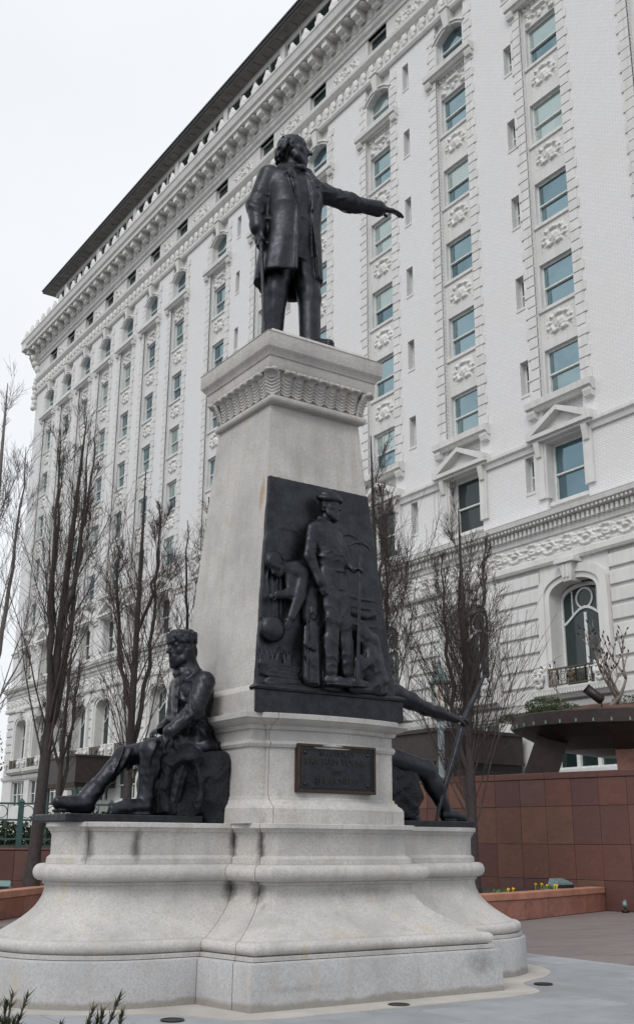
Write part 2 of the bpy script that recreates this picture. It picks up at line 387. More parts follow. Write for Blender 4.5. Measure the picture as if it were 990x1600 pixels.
        w = (X*ax[0]+Y*ax[1]+Z*ax[2])*math.pi/wave*.62+phase+1.1*np.sin(lin(a[0], 1.1)+1)+.7*np.sin(lin(a[1], 1.7))
        rid = (1-np.abs(np.sin(w)))**1.6
        mod = np.clip(.55+.6*np.sin(lin(a[2], 1.2)+2*phase)+.3*np.sin(lin(a[3], 2.0)), 0, 1.2)
        s.d[sl] = s.d[sl]-amp*m*mod*(rid-.22); return s
    def rough(s, amp, f=9., seed=0):
        g_ = [s.lo[i]+s.h*np.arange(s.n[i], dtype=np.float32) for i in range(3)]
        X, Y, Z = g_[0][:, None, None], g_[1][None, :, None], g_[2][None, None, :]
        rs = np.random.RandomState(seed); t = 0
        for o in range(3):
            a = rs.randn(3, 3); fr = f*2**o
            t = t+(np.sin(fr*(X*a[0, 0]+Y*a[0, 1]+Z*a[0, 2])+o)*np.sin(fr*(X*a[1, 0]+Y*a[1, 1]+Z*a[1, 2])+1.7*o))*.5**o
        s.d = s.d-amp*t.astype(np.float32); return s
    def mesh(s, name, mat='bronze', smooth_it=1):
        d = s.d; I = d < 0
        c = I[:-1, :-1, :-1].astype(np.int8)
        tot = sum(I[a:s.n[0]-1+a, b:s.n[1]-1+b, e:s.n[2]-1+e].astype(np.int8) for a in (0, 1) for b in (0, 1) for e in (0, 1))
        act = np.argwhere((tot > 0) & (tot < 8)); N = len(act)
        vid = np.full(s.n-1, -1, np.int32); vid[tuple(act.T)] = np.arange(N)
        acc = np.zeros((N, 3), np.float32); cnt = np.zeros(N, np.float32)
        for ax in range(3):
            o1, o2 = [i for i in range(3) if i != ax]
            for p in (0, 1):
                for q in (0, 1):
                    st = np.zeros(3, int); st[o1] = p; st[o2] = q; en = st.copy(); en[ax] = 1
                    d0 = d[tuple((act+st).T)]; d1 = d[tuple((act+en).T)]; m = (d0 < 0) != (d1 < 0)
                    t = np.where(m, d0/np.where(m, d0-d1, 1), 0)
                    pt = np.tile(st.astype(np.float32), (N, 1)); pt[:, ax] = t
                    acc[m] += pt[m]; cnt[m] += 1
        V = (act+acc/cnt[:, None])*s.h+s.lo
        Fs = []
        for ax in range(3):
            o1, o2 = (ax+1) % 3, (ax+2) % 3
            sl0 = [slice(None)]*3; sl1 = [slice(None)]*3; sl0[ax] = slice(0, -1); sl1[ax] = slice(1, None)
            e = I[tuple(sl0)] != I[tuple(sl1)]
            ii = np.argwhere(e); ii = ii[(ii[:, o1] > 0) & (ii[:, o2] > 0) & (ii[:, o1] < s.n[o1]-1) & (ii[:, o2] < s.n[o2]-1)]
            inn = I[tuple(ii.T)]
            qd = []
            for a, b in ((1, 1), (0, 1), (0, 0), (1, 0)):
                j = ii.copy(); j[:, o1] -= a; j[:, o2] -= b; qd.append(vid[tuple(j.T)])
            qd = np.array(qd).T; qd[~inn] = qd[~inn][:, ::-1]; Fs.append(qd)
        F = np.concatenate(Fs); F = F[(F >= 0).all(1)]
        for _ in range(smooth_it):
            S = np.zeros_like(V); n_ = np.zeros(len(V), np.float32)
            for a, b in ((0, 1), (1, 2), (2, 3), (3, 0)):
                np.add.at(S, F[:, a], V[F[:, b]]); np.add.at(S, F[:, b], V[F[:, a]]); np.add.at(n_, F[:, a], 1); np.add.at(n_, F[:, b], 1)
            V = V*.5+.5*S/np.maximum(n_, 1)[:, None]
        return np_mesh(name, V, F, mat)
    def build(s, name, mat='bronze', parent=None, smooth_it=1, **kw): return link(name, s.mesh(name, mat, smooth_it), parent, **kw)
# ---------------------------------------------------------------- ground
XC, YC = 7.47, 11.98
def sheet(name, pts, z, mat, **kw):
    mb = MB(); n = len(pts); mb.add([(p[0], p[1], z) for p in pts], [tuple(range(n))]); return mb.build(name, mat, **kw)
def m_ground():
    t = NT('far_ground'); t.base(t.ramp(t.noise(.3, 5), [(.3, (.11, .105, .10)), (.7, (.17, .165, .155))]), .9); MAT['far_ground'] = t.m
    t = NT('purple_paving'); sep = t.mapv((1.25, 3.2, 1)); b = t.n('ShaderNodeTexBrick'); t.set(b.inputs['Vector'], sep)
    b.inputs['Scale'].default_value = 1; b.inputs['Brick Width'].default_value = .62; b.inputs['Row Height'].default_value = .42; b.inputs['Mortar Size'].default_value = .012
    b.inputs['Color1'].default_value = (.150, .125, .125, 1); b.inputs['Color2'].default_value = (.195, .160, .155, 1); b.inputs['Mortar'].default_value = (.13, .115, .11, 1)
    c = t.mix(t.ramp(t.noise((.8, 2.6, 1), 5, .6), [(.4, 0.), (.7, .5)]), b.outputs['Color'], (.24, .21, .20))
    t.base(c, .8); t.bump(t.noise(20, 4), .2, .01); MAT['purple_paving'] = t.m
    t = NT('pale_paving')
    c = t.ramp(t.noise(2.2, 6, .6), [(.3, (.255, .266, .282)), (.7, (.335, .347, .362))])
    c = t.mix(1, c, t.ramp(t.rnd(), [(0, .82), (1, 1.)]), 'MULTIPLY'); c = t.mix(t.ramp(t.noise(.7, 5), [(.5, 0.), (.75, .35)]), c, (.215, .225, .24))
    t.base(c, .8); t.bump(t.noise(60, 3), .2, .004); MAT['pale_paving'] = t.m
m_ground()
sheet('ground', [(-700, -700), (700, -700), (700, 700), (-700, 700)], -.012, 'far_ground', kind='structure')
sheet('plaza_paving', [(-16, -16), (29.9, -16), (29.9, 30), (-16, 30)], -.006, 'purple_paving', kind='structure')
# pale slabs round the monument, straight edge at x = 12.55, each slab its own piece
pav = MB().box(-8, 12.545, 2, 22, -.1, -.003).build('pale_pavement', 'joint', kind='structure')
def slab_mesh(w, d):
    return bevel_mesh(MB().box(0, w, 0, d, -.05, .004).mesh('slab', 'pale_paving'), .004, 1)
SL = {}
def in_frame(p):
    v = Vector(p)-Vector((0, 0, 1.6)); d = v.dot(f2)
    return d > .5 and abs(v.dot(r2)/d) < .34 and abs(v.dot(d2)/d) < .52
def slabs():
    k = 0
    for r in range(24):
        y0 = 2+r*.8; x = -8+(r % 2)*.55
        while x < 12.5:
            w = min(1.1, 12.545-x)-.018
            if w > .15:
                key = round(w, 2); SL.setdefault(key, slab_mesh(w, .782))
                vis = any(in_frame((x+a*w, y0+b*.8, 0)) for a in (0, .5, 1) for b in (0, 1))
                dm = max(abs(x+.5-XC)-3.1, 0)**2+max(abs(y0+.4-YC)-1.3, 0)**2
                if vis or (x > -1 and y0 < 16): link('paving_slab', SL[key], pav, (x, y0, 0)); k += 1
            x += 1.1
    return k
slabs()

# ---------------------------------------------------------------- hotel
XF = 30.0
BAY = [15.8, 21.68, 27.55, 33.42, 39.3, 45.15, 51.0, 56.9, 62.8, 67.3, 71.6, 75.9, 80.1, 84.3, 88.5]
Y0, Y1 = 12.9, 92.3
NEAR = [27.55, 33.42, 39.3]
hotel = thing('hotel_building', 'tall white glazed-brick hotel with rows of teal windows and a deep bracketed cornice', 'building', (XF, 52, 0))
HO = Vector((XF, 52, 0))
class HB(MB):
    """mesh given in world coordinates, stored relative to the hotel"""
    def put(s, name, mat, parent=None, smooth=False, **kw):
        s.v = [(p[0]-HO.x, p[1]-HO.y, p[2]-HO.z) for p in s.v]
        return s.build(name, mat, parent or hotel, smooth, **kw)
def hl(name, data, x, y, z, rot=None, scale=None, parent=None): return link(name, data, parent or hotel, (x-HO.x, y-HO.y, z-HO.z), rot, scale=scale)
ROWS = [(16.88, 2.42), (20.98, 2.02), (24.92, 2.06), (28.86, 2.04), (32.88, 2.04), (36.95, 2.05)]
WH = .95    # half width of the window openings
PW = 1.08   # half width of the recessed window strip
SLITS = [29.5, 36.9, 48.1, 54.3]
SLZ = [15.1, 19.35, 23.3, 27.25, 31.2, 35.2, 39.25]
def hotel_walls():
    w = HB(); br = HB()
    edges = []
    for i, b in enumerate(BAY):
        edges.append((b-PW, b+PW))
    # brick piers between recessed strips
    ys = [Y0]+[e for p in edges for e in p]+[Y1]
    for i in range(0, len(ys), 2):
        a, b = ys[i], ys[i+1]; sl = [s for s in SLITS if a < s < b]
        if not sl: br.box(XF, XF+.9, a, b, 14., 41.6)
        else:
            s = sl[0]; br.box(XF, XF+.9, a, s-.24, 14., 41.6); br.box(XF, XF+.9, s+.24, b, 14., 41.6)
            zz = [14.]+[v for z in SLZ for v in (z, z+1.5)]+[41.6]
            for j in range(0, len(zz), 2): br.box(XF, XF+.9, s-.24, s+.24, zz[j], zz[j+1])
    # recessed strips: spandrels and jambs
    for b in BAY:
        zz = [14.]
        for zt, h in ROWS: zz += [zt-h, zt]
        zz += [38.62, 40.95, 41.6]
        for j in range(0, len(zz)-1, 2):
            if j+1 < len(zz): w.box(XF+.2, XF+.9, b-PW+.004, b+PW-.004, zz[j], zz[j+1] if j+1 < len(zz) else 41.6)
        for zt, h in ROWS+[(40.95, 2.33)]:
            hw = WH
            for s_ in (-1, 1):
                y = sorted((b+s_*hw, b+s_*(PW-.004))); w.box(XF+.2, XF+.9, y[0], y[1], zt-h, zt)
    # attic
    prev = Y0
    for b in BAY:
        w.box(XF, XF+.9, prev, b-.85, 41.6, 45.0); w.box(XF, XF+.9, b-.85, b+.85, 41.6, 43.12); w.box(XF, XF+.9, b-.85, b+.85, 44.62, 45.0); prev = b+.85
    w.box(XF, XF+.9, prev, Y1, 41.6, 45.0)
    br.put('brick_wall', 'white_brick'); w.put('wall', 'white_terracotta')
    c = HB()
    c.box(XF+1.0, XF+18, Y0+.3, Y1-.3, 0, 46.9); c.put('inner_core', 'dark_metal')
    # end faces
    HB().box(XF+.9, XF+18.2, Y1-.28, Y1-.01, 0, 46.9).put('end_wall', 'white_brick'); HB().box(XF+.9, XF+18.2, Y0+.01, Y0+.28, 0, 46.9).put('end_wall', 'white_brick')
hotel_walls()
def sash_mesh(hw, h):
    m = MB(); t = .07; x = 0
    for s_ in (-1, 1): y = sorted((s_*hw, s_*(hw-min(.075, hw*.3)))); m.box(-.10, .05, y[0], y[1], 0, h)
    m.box(-.10, .05, -hw+.07, hw-.07, 0, .09); m.box(-.10, .05, -hw+.07, hw-.07, h-.09, h)
    m.box(-.085, .04, -hw+.07, hw-.07, h*.46, h*.46+.065)
    return m.mesh('window', 'frame_white')
def pane_mesh(hw, z0, z1, mat='window_glass', x=.02):
    return MB().box(x, x+.02, -hw, hw, z0, z1).mesh('pane', mat)
WM = {}; WR = random.Random(5)
def window(y, z0, hw, h, x=XF+.46, mat='window_glass', parent=None):
    k = (hw, h, mat)
    if k not in WM: WM[k] = (sash_mesh(hw, h), pane_mesh(hw-.065, .085, h*.46+.005, mat, .025), pane_mesh(hw-.065, h*.46+.06, h-.085, mat, -.045))
    o = hl('window', WM[k][0], x, y, z0, parent=parent); lo_, up_ = WM[k][1], WM[k][2]
    if mat == 'window_glass':
        q = WR.random(); ks = (hw, h, 'shade')
        if ks not in WM: WM[ks] = (pane_mesh(hw-.065, .085, h*.46+.005, 'shade_glass', .025), pane_mesh(hw-.065, h*.46+.06, h-.085, 'shade_glass', -.045))
        if q < .10: lo_, up_ = WM[ks]
        elif q < .24: up_ = WM[ks][1]
    link('pane', lo_, o); link('pane', up_, o); return o
def hotel_windows():
    sill = bevel_mesh(MB().box(-.08, .1, -1.07, 1.07, -.17, 0).mesh('window_sill', 'white_terracotta'), .02, 1)
    slm = MB(); slm.box(-.03, .1, -.26, .26, -.12, 0); slm = slm.mesh('slit_sill', 'white_terracotta')
    for b in BAY:
        for i, (zt, h) in enumerate(ROWS):
            window(b, zt-h, WH, h, mat='dark_glass' if (i == 0 and b > 30) else 'window_glass')
            if i != 1: hl('window_sill', sill, XF+.2, b, zt-h, scale=(1, 1, 1))
    for s in SLITS:
        for z in SLZ:
            window(s, z, .238, 1.5, XF+.4, 'dark_glass'); hl('slit_sill', slm, XF, s, z)
    for b in BAY: window(b, 43.12, .84, 1.5, XF+.3, 'dark_glass')
hotel_windows()
def relief_grid(w, h, d, fn, name, mat='white_terracotta', n=(48, 28)):
    """carved relief: height field on a panel facing -x, origin at its centre"""
    nu, nv = n; u = np.linspace(-1, 1, nu); v = np.linspace(-1, 1, nv); U, Vv = np.meshgrid(u, v, indexing='ij')
    Hh = fn(U, Vv)*d; edge = np.minimum(1, np.minimum((1-np.abs(U))*nu/4, (1-np.abs(Vv))*nv/4)); Hh = Hh*edge
    V = np.stack([-Hh, U*w/2, Vv*h/2], -1).reshape(-1, 3)
    idx = np.arange(nu*nv).reshape(nu, nv)
    F = np.stack([idx[:-1, :-1], idx[:-1, 1:], idx[1:, 1:], idx[1:, :-1]], -1).reshape(-1, 4)
    return np_mesh(name, V, F, mat)
def bump_at(U, V, cu, cv, ru, rv, p=1.): return np.clip(1-((U-cu)/ru)**2-((V-cv)/rv)**2, 0, 1)**p
def f_medal(U, V):
    r = np.sqrt((U*1.05)**2+(V*1.05)**2); a = np.arctan2(V, U)
    h = .9*bump_at(U, V, 0, -.12, .36, .5, .5)
    h = np.maximum(h, .55*np.exp(-((r-.68)/.14)**2)*(.65+.35*np.sin(9*a)))
    for s in (-1, 1):
        h = np.maximum(h, .95*bump_at(U, V, s*.52, .48, .22, .3, .5)*(.6+.4*np.cos(18*np.hypot(U-s*.52, (V-.48)*.8))))
        h = np.maximum(h, .7*bump_at(U, V, s*.3, -.62, .32, .22, .5)); h = np.maximum(h, .6*bump_at(U, V, s*.78, -.2, .16, .5, .5)*(.6+.4*np.sin(14*V)))
    h = np.maximum(h, .9*bump_at(U, V, 0, .62, .3, .22, .5)); h = h+.10*np.sin(17*U+5*V)*np.sin(13*V-4*U)
    return np.maximum(h, -.05)
def f_cart(U, V):
    h = .9*((np.abs(U) < .42) & (np.abs(V-.15) < .16)) + .5*((np.abs(U) < .5) & (np.abs(V-.42) < .08))
    h = np.maximum(h, .7*((np.abs(V-.72) < .16) & (np.sin(U*22) > -.1)))
    for s in (-1, 1):
        h = np.maximum(h, .9*bump_at(U, V, s*.78, .1, .15, .75, .5)*(.6+.4*np.sin(11*V))); h = np.maximum(h, .9*bump_at(U, V, s*.72, -.72, .2, .24, .5))
    sw = V+.42-.35*(U*1.3)**2; h = np.maximum(h, .8*np.exp(-(sw/.13)**2)*(np.abs(U) < .72)*(.7+.3*np.sin(20*U)))
    h = np.maximum(h, .6*bump_at(U, V, 0, -.62, .16, .26, .5)); return h+.06*np.sin(19*U)*np.sin(15*V)
def f_scroll(k):
    def fn(U, V):
        h = np.zeros_like(U)
        for i in range(k):
            cu = -1+(2*i+1)/k; s = 1 if i % 2 else -1; x = (U-cu)*k; y = V*1.05*s
            r = np.hypot(x, y); a = np.arctan2(y, x); sp = np.sin(a+7.5*r)
            h = np.maximum(h, np.clip(1.15-r, 0, 1)**.4*(.45+.5*sp)*(r < 1.05)); h = np.maximum(h, .95*np.clip(1-(r/.24)**2, 0, 1)**.5)
            for j in range(6):
                b = j*1.05+.4; h = np.maximum(h, .7*bump_at(x, y, .82*math.cos(b), .82*math.sin(b), .3, .22, .5))
        return h+.10*np.sin(23*U*k*.5)*np.sin(9*V)
    return fn
def m_leafy(U, V): return f_scroll(3)(U, V)*.9
def hotel_trim():
    med = relief_grid(1.6, 1.12, .17, f_medal, 'medallion_panel', n=(56, 46))
    cart = relief_grid(2.0, 1.15, .16, f_cart, 'cartouche_panel', n=(60, 50))
    for b in BAY:
        for i in range(2, 6): hl('medallion_panel', med, XF+.197, b, ROWS[i][0]-ROWS[i][1]-.86)
        hl('cartouche_panel', cart, XF+.197, b, 37.58)
    # hood ledges: under the arched windows and under the lowest plain windows
    prof = [(0, 0), (-.16, 0), (-.24, .12), (-.34, .16), (-.36, .42), (0, .46)]
    led = fixn(MB().prof_y(prof, -1.74, 1.74).mesh('ledge', 'white_terracotta'))
    con = MB(); con.prof_y([(0, 0), (-.20, .06), (-.27, .26), (-.27, .34), (0, .34)], -.2, .2); con = fixn(con.mesh('console', 'white_terracotta'))
    for b in BAY:
        for z in (18.32, 38.1):
            o = hl('ledge', led, XF, b, z)
            for s_ in (-1, 1): link('console', con, o, (0, s_*1.5, -.3))
        hl('cartouche_panel', cart, XF+.19, b, 17.95, scale=(.6, .8, .32))
    # quoins
    Z0 = 18.85; P = .47; n = 47
    q = []
    for j, wd in enumerate((.58, .45)):
        q.append(bevel_mesh(MB().box(-.055, .05, 0, wd, 0, P-.035).mesh('quoin', 'white_terracotta'), .012, 1))
    far = HB()
    for b in BAY:
        for s_ in (-1, 1):
            for k in range(n):
                j = k % 2; wd = (.58, .45)[j]; z = Z0+k*P
                if 38.05 < z+P/2 < 38.6: continue
                y = b+PW if s_ > 0 else b-PW-wd
                if b in NEAR: hl('quoin', q[j], XF, y, z)
                else: far.box(XF-.055, XF+.05, y, y+wd, z, z+P-.035)
    far.put('quoins', 'white_terracotta', kind='stuff')
    # arched top windows: arch hood with keystone, filled spandrel
    ar = MB(); N = 14; hw = .76; zs = 0; rise = .36
    def seg(hw, rise, z0, N=14): return [(-hw+2*hw*i/N, z0+rise*(1-(2*i/N-1)**2)) for i in range(N+1)]
    A = seg(.95, .42, -.06); B = [(a[0], 1.25) for a in A]
    fill = MB().strip(A, B, .18, .5).mesh('arch_spandrel', 'white_terracotta')
    hood = MB(); hood.strip(seg(.96, .42, -.06), seg(1.1, .52, -.02), -.04, .3); hood.strip(seg(1.1, .5, .0), seg(1.24, .60, .0), -.12, .3); hood = fixn(hood.mesh('arch_hood', 'white_terracotta'))
    ks = MB(); ks.add([(-.2, -.16, .28), (-.2, .16, .28), (-.34, .26, 1.25), (-.34, -.26, 1.25), (.2, -.16, .28), (.2, .16, .28), (.2, .26, 1.25), (.2, -.26, 1.25)],
                      [(0, 3, 2, 1), (0, 4, 7, 3), (1, 2, 6, 5), (0, 1, 5, 4), (3, 7, 6, 2)]); ks.box(-.40, .2, -.32, .32, 1.25, 1.42); ks = bevel_mesh(ks.mesh('keystone', 'white_terracotta'), .02, 1)
    jamb = MB().box(-.02, .3, -.11, .11, -1.7, -.02).mesh('arch_jamb', 'white_terracotta')
    for b in BAY:
        hl('arch_spandrel', fill, XF, b, 40.28); hl('arch_hood', hood, XF, b, 40.28); hl('keystone', ks, XF, b, 40.28); [hl('arch_jamb', jamb, XF, b+s_*1.085, 40.28) for s_ in (-1, 1)]
        window(b, 38.62, WH, 2.3, XF+.4)
    # garland band
    m = HB(); m.prof_y([(.3, 41.45), (-.12, 41.45), (-.2, 41.58), (-.2, 41.7), (-.04, 41.76), (-.04, 42.62), (-.16, 42.7), (-.32, 42.88), (-.36, 43.08), (.3, 43.14)], Y0-.2, Y1+.2, XF); m.put('band_moulding', 'white_terracotta')
    sc_ = Sculpt((-.3, -.36, -.5), (.16, .36, .5), .03)
    sc_.ell((-.06, 0, .06), (.15, .25, .30), .05); sc_.ell((-.05, 0, -.22), (.13, .17, .2), .05)
    for i in range(14):
        a = i*2.4; rr = .05+.013*i; sc_.ell((-.15+.003*i, rr*math.cos(a), .05+rr*1.2*math.sin(a)), (.06, .06, .06), .01)
    sc_.box((-.04, 0, .36), (.05, .22, .04), .01, .02)
    egg = sc_.mesh('fruit_drop', 'white_terracotta')
    y = Y0+.4
    while y < Y1: hl('fruit_drop', egg, XF-.04, y, 42.2); y += .734
    # attic relief panels
    pan = relief_grid(2.5, 1.0, .17, f_scroll(3), 'relief_panel', n=(84, 36)); pan2 = relief_grid(1.6, 1.0, .17, f_scroll(2), 'relief_panel', n=(60, 36))
    for i in range(len(BAY)-1):
        d = BAY[i+1]-BAY[i]; hl('relief_panel', pan if d > 5 else pan2, XF-.003, (BAY[i]+BAY[i+1])/2, 43.8)
    # main cornice
    c = HB(); CP = [(.9, 44.62), (-.10, 44.62), (-.14, 44.8), (-.26, 44.86), (-.30, 45.1), (-.38, 45.16), (-.40, 46.02), (-1.24, 46.06), (-1.24, 46.16), (-1.16, 46.2), (-1.20, 46.46), (-1.34, 46.52), (-1.46, 46.9), (-1.52, 46.95), (-1.52, 47.06), (.9, 47.3)]
    c.prof_y(CP, Y0-1.4, Y1+1.45, XF); c.put('cornice', 'white_terracotta')
    md = MB(); md.prof_y([(-.38, .62), (-.38, .12), (-.55, .0), (-.74, .06), (-.78, .26), (-1.1, .30), (-1.1, .62)], -.25, .25); md.prof_y([(-.38, .74), (-.38, .63), (-1.14, .63), (-1.14, .74)], -.28, .28)
    md = fixn(md.mesh('modillion', 'white_terracotta')); ro = MB(); ro.lathe([(.02, -.1), (.1, -.12), (.17, -.07), (.2, 0), (.14, .04), (.1, .0)], n=12); ro = ro.mesh('rosette', 'white_terracotta', True)
    lf = MB()
    for k in range(3): lf.add([(-.4, -.24, -.1-.14*k), (-.4, .24, -.1-.14*k), (-.62, 0, -.02-.14*k), (-.40, 0, -.26-.14*k)], [(0, 2, 3), (2, 1, 3), (0, 1, 2)])
    lf = lf.mesh('leaf_tongue', 'white_terracotta')
    den = HB(); y = Y0-.9
    dn = HB(); yy = Y0
    while yy < Y1: dn.box(XF-.30, XF-.12, yy, yy+.09, 44.88, 45.02); yy += .18
    dn.put('bead_course', 'white_terracotta', kind='stuff')
    an = Sculpt((-.2, -.62, -.05), (.2, .62, 1.2), .035); an.ell((0, 0, .42), (.13, .34, .52), .05); an.ell((0, 0, .86), (.12, .18, .24), .05)
    for s_ in (-1, 1): an.ell((0, s_*.40, .22), (.12, .22, .22), .05); an.ell((0, s_*.26, .55), (.12, .16, .22), .03); an.ell((-.1, s_*.12, .5), (.06, .05, .3), .02)
    an.ell((-.13, 0, .3), (.07, .12, .12), .02); an.box((0, 0, .03), (.14, .6, .06), .01, .03)
    an = an.mesh('antefix', 'white_terracotta')
    yy = Y0-.8; k = 0
    while yy < Y1+1.2:
        o = hl('modillion', md, XF, yy, 45.34); link('rosette', ro, o, (-.95, .73, .66)); link('leaf_tongue', lf, o, (0, .73, .4))
        hl('antefix', an, XF-1.22, yy+.3, 47.02); yy += 1.4675; k += 1
    # returns of the cornice round the far corner
    xx = XF-.9; k = 0
    while xx < XF+14:
        hl('antefix', an, xx, Y1+1.15, 47.02, rot=(0, 0, -math.pi/2)); xx += 1.4675
    cr = HB(); cr.box(XF-1.4, XF+17, Y1+.3, Y1+1.44, 46.1, 46.88); cr.put('cornice_return', 'white_terracotta')
    # big scroll bracket on the far corner
    s = Sculpt((-.9, -.6, -2.4), (.7, .9, .6), .06)
    s.ell((-.45, .25, .0), (.5, .42, .38), .1); s.ell((-.25, .2, -.55), (.42, .36, .3), .1); s.ell((-.1, .1, -1.1), (.3, .3, .4), .1); s.ell((0, .1, -1.8), (.22, .3, .5), .1)
    s.build('scroll_bracket', 'white_terracotta', hotel, loc=(XF-HO.x, Y1-HO.y, 45.2))
    s = Sculpt((-.7, -.5, -3), (.5, .6, .4), .06)
    for i in range(6): s.ell((-.15-.08*(i % 2), .1, .1-.5*i), (.26, .3, .3), .08)
    s.build('corner_drop', 'white_terracotta', hotel, loc=(XF-HO.x, Y1-HO.y, 42.6))
hotel_trim()
def penthouse():
    p = HB(); p.box(XF+.6, XF+16, Y0+1, Y1-1.2, 47.0, 48.6); HB().box(XF+.6, XF+16, Y0+1, Y1-1.2, 51.3, 51.78).put('penthouse_lintel', 'white_terracotta')
    y = Y0+1; k = 0; pw = 1.9
    pm = MB().box(0, .03, .05, pw-.05, 48.6, 51.3).mesh('penthouse_pane', 'dark_glass'); mu = MB().box(-.09, .06, -.055, .055, 48.6, 51.3).mesh('mullion', 'frame_white')
    pi = MB().box(-.18, .3, -.3, .3, 47.0, 51.3).mesh('penthouse_pier', 'white_terracotta')
    while y+pw < Y1-1:
        if k % 4 == 3: hl('penthouse_pier', pi, XF+.6, y, 0); 
        hl('penthouse_pane', pm, XF+.68, y, 0); hl('mullion', mu, XF+.66, y, 0); y += pw; k += 1
    p.put('penthouse_wall', 'white_terracotta')
    r = HB(); r.prof_y([(-.42, 51.85), (-.42, 52.15), (-.30, 52.18), (8, 55.5), (16, 52.2), (16, 51.85)], Y0, Y1-.3, XF); r.put('roof', 'roof_slate')
    so = HB(); so.box(XF-.32, XF+15.9, Y0+.1, Y1-.4, 51.79, 51.848)
    so.put('soffit', 'soffit')
    cof = MB().box(0, .52, .06, .8, 51.74, 51.786).mesh('soffit_panel', 'soffit'); y = Y0+.3; 
    while y < Y1-1.4: hl('soffit_panel', cof, XF-.1, y, 0); y += .92
    g_ = HB(); g_.tube([(XF-.45, Y0, 52.1), (XF-.45, Y1-.3, 52.1)], .09, 6); g_.put('gutter', 'roof_slate')
penthouse()
def hotel_lower():
    # pedimented windows
    tri = MB(); n_ = 0
    def pz(y): return 0
    W_ = 1.72; P = [(-W_, 0), (W_, 0), (W_, .2), (0, .98), (-W_, .2)]
    I = [(-W_+.42, .2), (W_-.42, .2), (0, .72)]
    ped = MB(); ped.prof_x([(-W_, .0), (W_, .0), (W_, .17), (-W_, .17)], -.42, .1); ped.prof_x([(-W_+.1, -.12), (W_-.1, -.12), (W_-.1, 0), (-W_+.1, 0)], -.28, .1)
    for s_ in (-1, 1):
        ped.prof_x([(s_*W_, .172), (s_*(W_-.02), .34), (0, 1.08), (0, .88), (s_*(W_-.34), .172)], -.42, .1)
    ped.prof_x([(-W_+.3, .172), (W_-.3, .172), (0, .9)], -.10, .1); ped = fixn(ped.mesh('pediment', 'white_terracotta'))
    jbs = []
    for s_ in (-1, 1):
        jb = MB(); y = sorted((s_*1.06, s_*1.46)); jb.box(-.12, .2, y[0], y[1], -2.45, -.13); y = sorted((s_*.96, s_*1.06)); jb.box(-.05, .4, y[0], y[1], -2.45, -.2)
        jb.prof_y([(-.121, -.75), (-.2, -.72), (-.3, -.25), (-.32, -.13), (-.121, -.13)], s_*1.26-.13, s_*1.26+.13); jbs.append(fixn(jb.mesh('window_jamb', 'white_terracotta')))
    lin = MB().box(-.05, .4, -1.05, 1.05, -.199, -.125).mesh('lintel', 'white_terracotta')
    for b in BAY: hl('pediment', ped, XF, b, 17.08); hl('window_jamb', jbs[0], XF, b, 17.08); hl('window_jamb', jbs[1], XF, b, 17.08); hl('lintel', lin, XF, b, 17.08)
    ys = [Y0]+[v for b in BAY for v in (b-1.43, b+1.43)]+[Y1]
    for i in range(0, len(ys), 2):
        st = HB(); st.prof_y([(.1, 16.72), (-.1, 16.72), (-.14, 16.9), (-.24, 16.98), (-.24, 17.1), (.1, 17.14)], ys[i], ys[i+1], XF); st.put('string_course', 'white_terracotta')
    # belt cornice with dentils and frieze
    bc = HB(); bc.prof_y([(.6, 11.9), (-.14, 11.9), (-.2, 12.0), (-.2, 12.2), (-.06, 12.28), (-.06, 13.0), (-.14, 13.04), (-.16, 13.2), (-.2, 13.24), (-.2, 13.52), (-.38, 13.56), (-.44, 13.66), (-.56, 13.7), (-.6, 13.86), (-.62, 13.9), (.6, 14.14)], Y0-.3, Y1+.3, XF); bc.put('belt_cornice', 'white_terracotta')
    dn = HB(); yy = Y0
    while yy < Y1: dn.box(XF-.33, XF-.19, yy, yy+.13, 13.27, 13.5); yy += .235
    dn.put('dentil_course', 'white_terracotta', kind='stuff')
    eg = HB(); yy = Y0
    while yy < Y1: eg.box(XF-.5, XF-.39, yy, yy+.1, 13.57, 13.67); yy += .2
    eg.put('bead_course', 'white_terracotta', kind='stuff')
    fr = relief_grid(1.9, .68, .13, f_scroll(2), 'frieze_panel', n=(90, 36)); y = Y0+.95
    while y < Y1-.5: hl('frieze_panel', fr, XF-.062, y, 12.64); y += 1.9
    # sill wall under pedimented windows
    # rusticated piano nobile: courses between arched windows
    lo = HB(); OH = 1.24; prev = Y0
    for b in BAY:
        lo.box(XF+.06, XF+.98, prev, b-OH, 6.6, 11.9); lo.box(XF+.06, XF+.98, b-OH, b+OH, 6.6, 7.2); prev = b+OH
    lo.box(XF+.06, XF+.98, prev, Y1, 6.6, 11.9); lo.put('lower_wall', 'white_terracotta')
    cm = {}
    ys = [Y0]+[v for b in BAY for v in (b-1.76, b+1.76)]+[Y1]
    for i in range(0, len(ys), 2):
        wd = round(ys[i+1]-ys[i], 2)
        if wd not in cm: cm[wd] = bevel_mesh(MB().box(-.07, .1, 0, wd, 0, .50).mesh('stone_course', 'white_terracotta'), .03, 2)
        for k in range(8): hl('stone_course', cm[wd], XF+.03, ys[i], 6.72+.646*k)
    N = 18
    def seg(hw, z0, rise): return [(-hw*math.cos(math.pi*i/N), z0+rise*math.sin(math.pi*i/N)**.8) for i in range(N+1)]
    inner = [(-1.2, 7.2)]+seg(1.2, 10.55, .62)+[(1.2, 7.2)]; outer = [(-1.74, 7.2)]+seg(1.74, 10.75, .95)+[(1.74, 7.2)]
    mid = [(-1.42, 7.2)]+seg(1.42, 10.62, .76)+[(1.42, 7.2)]
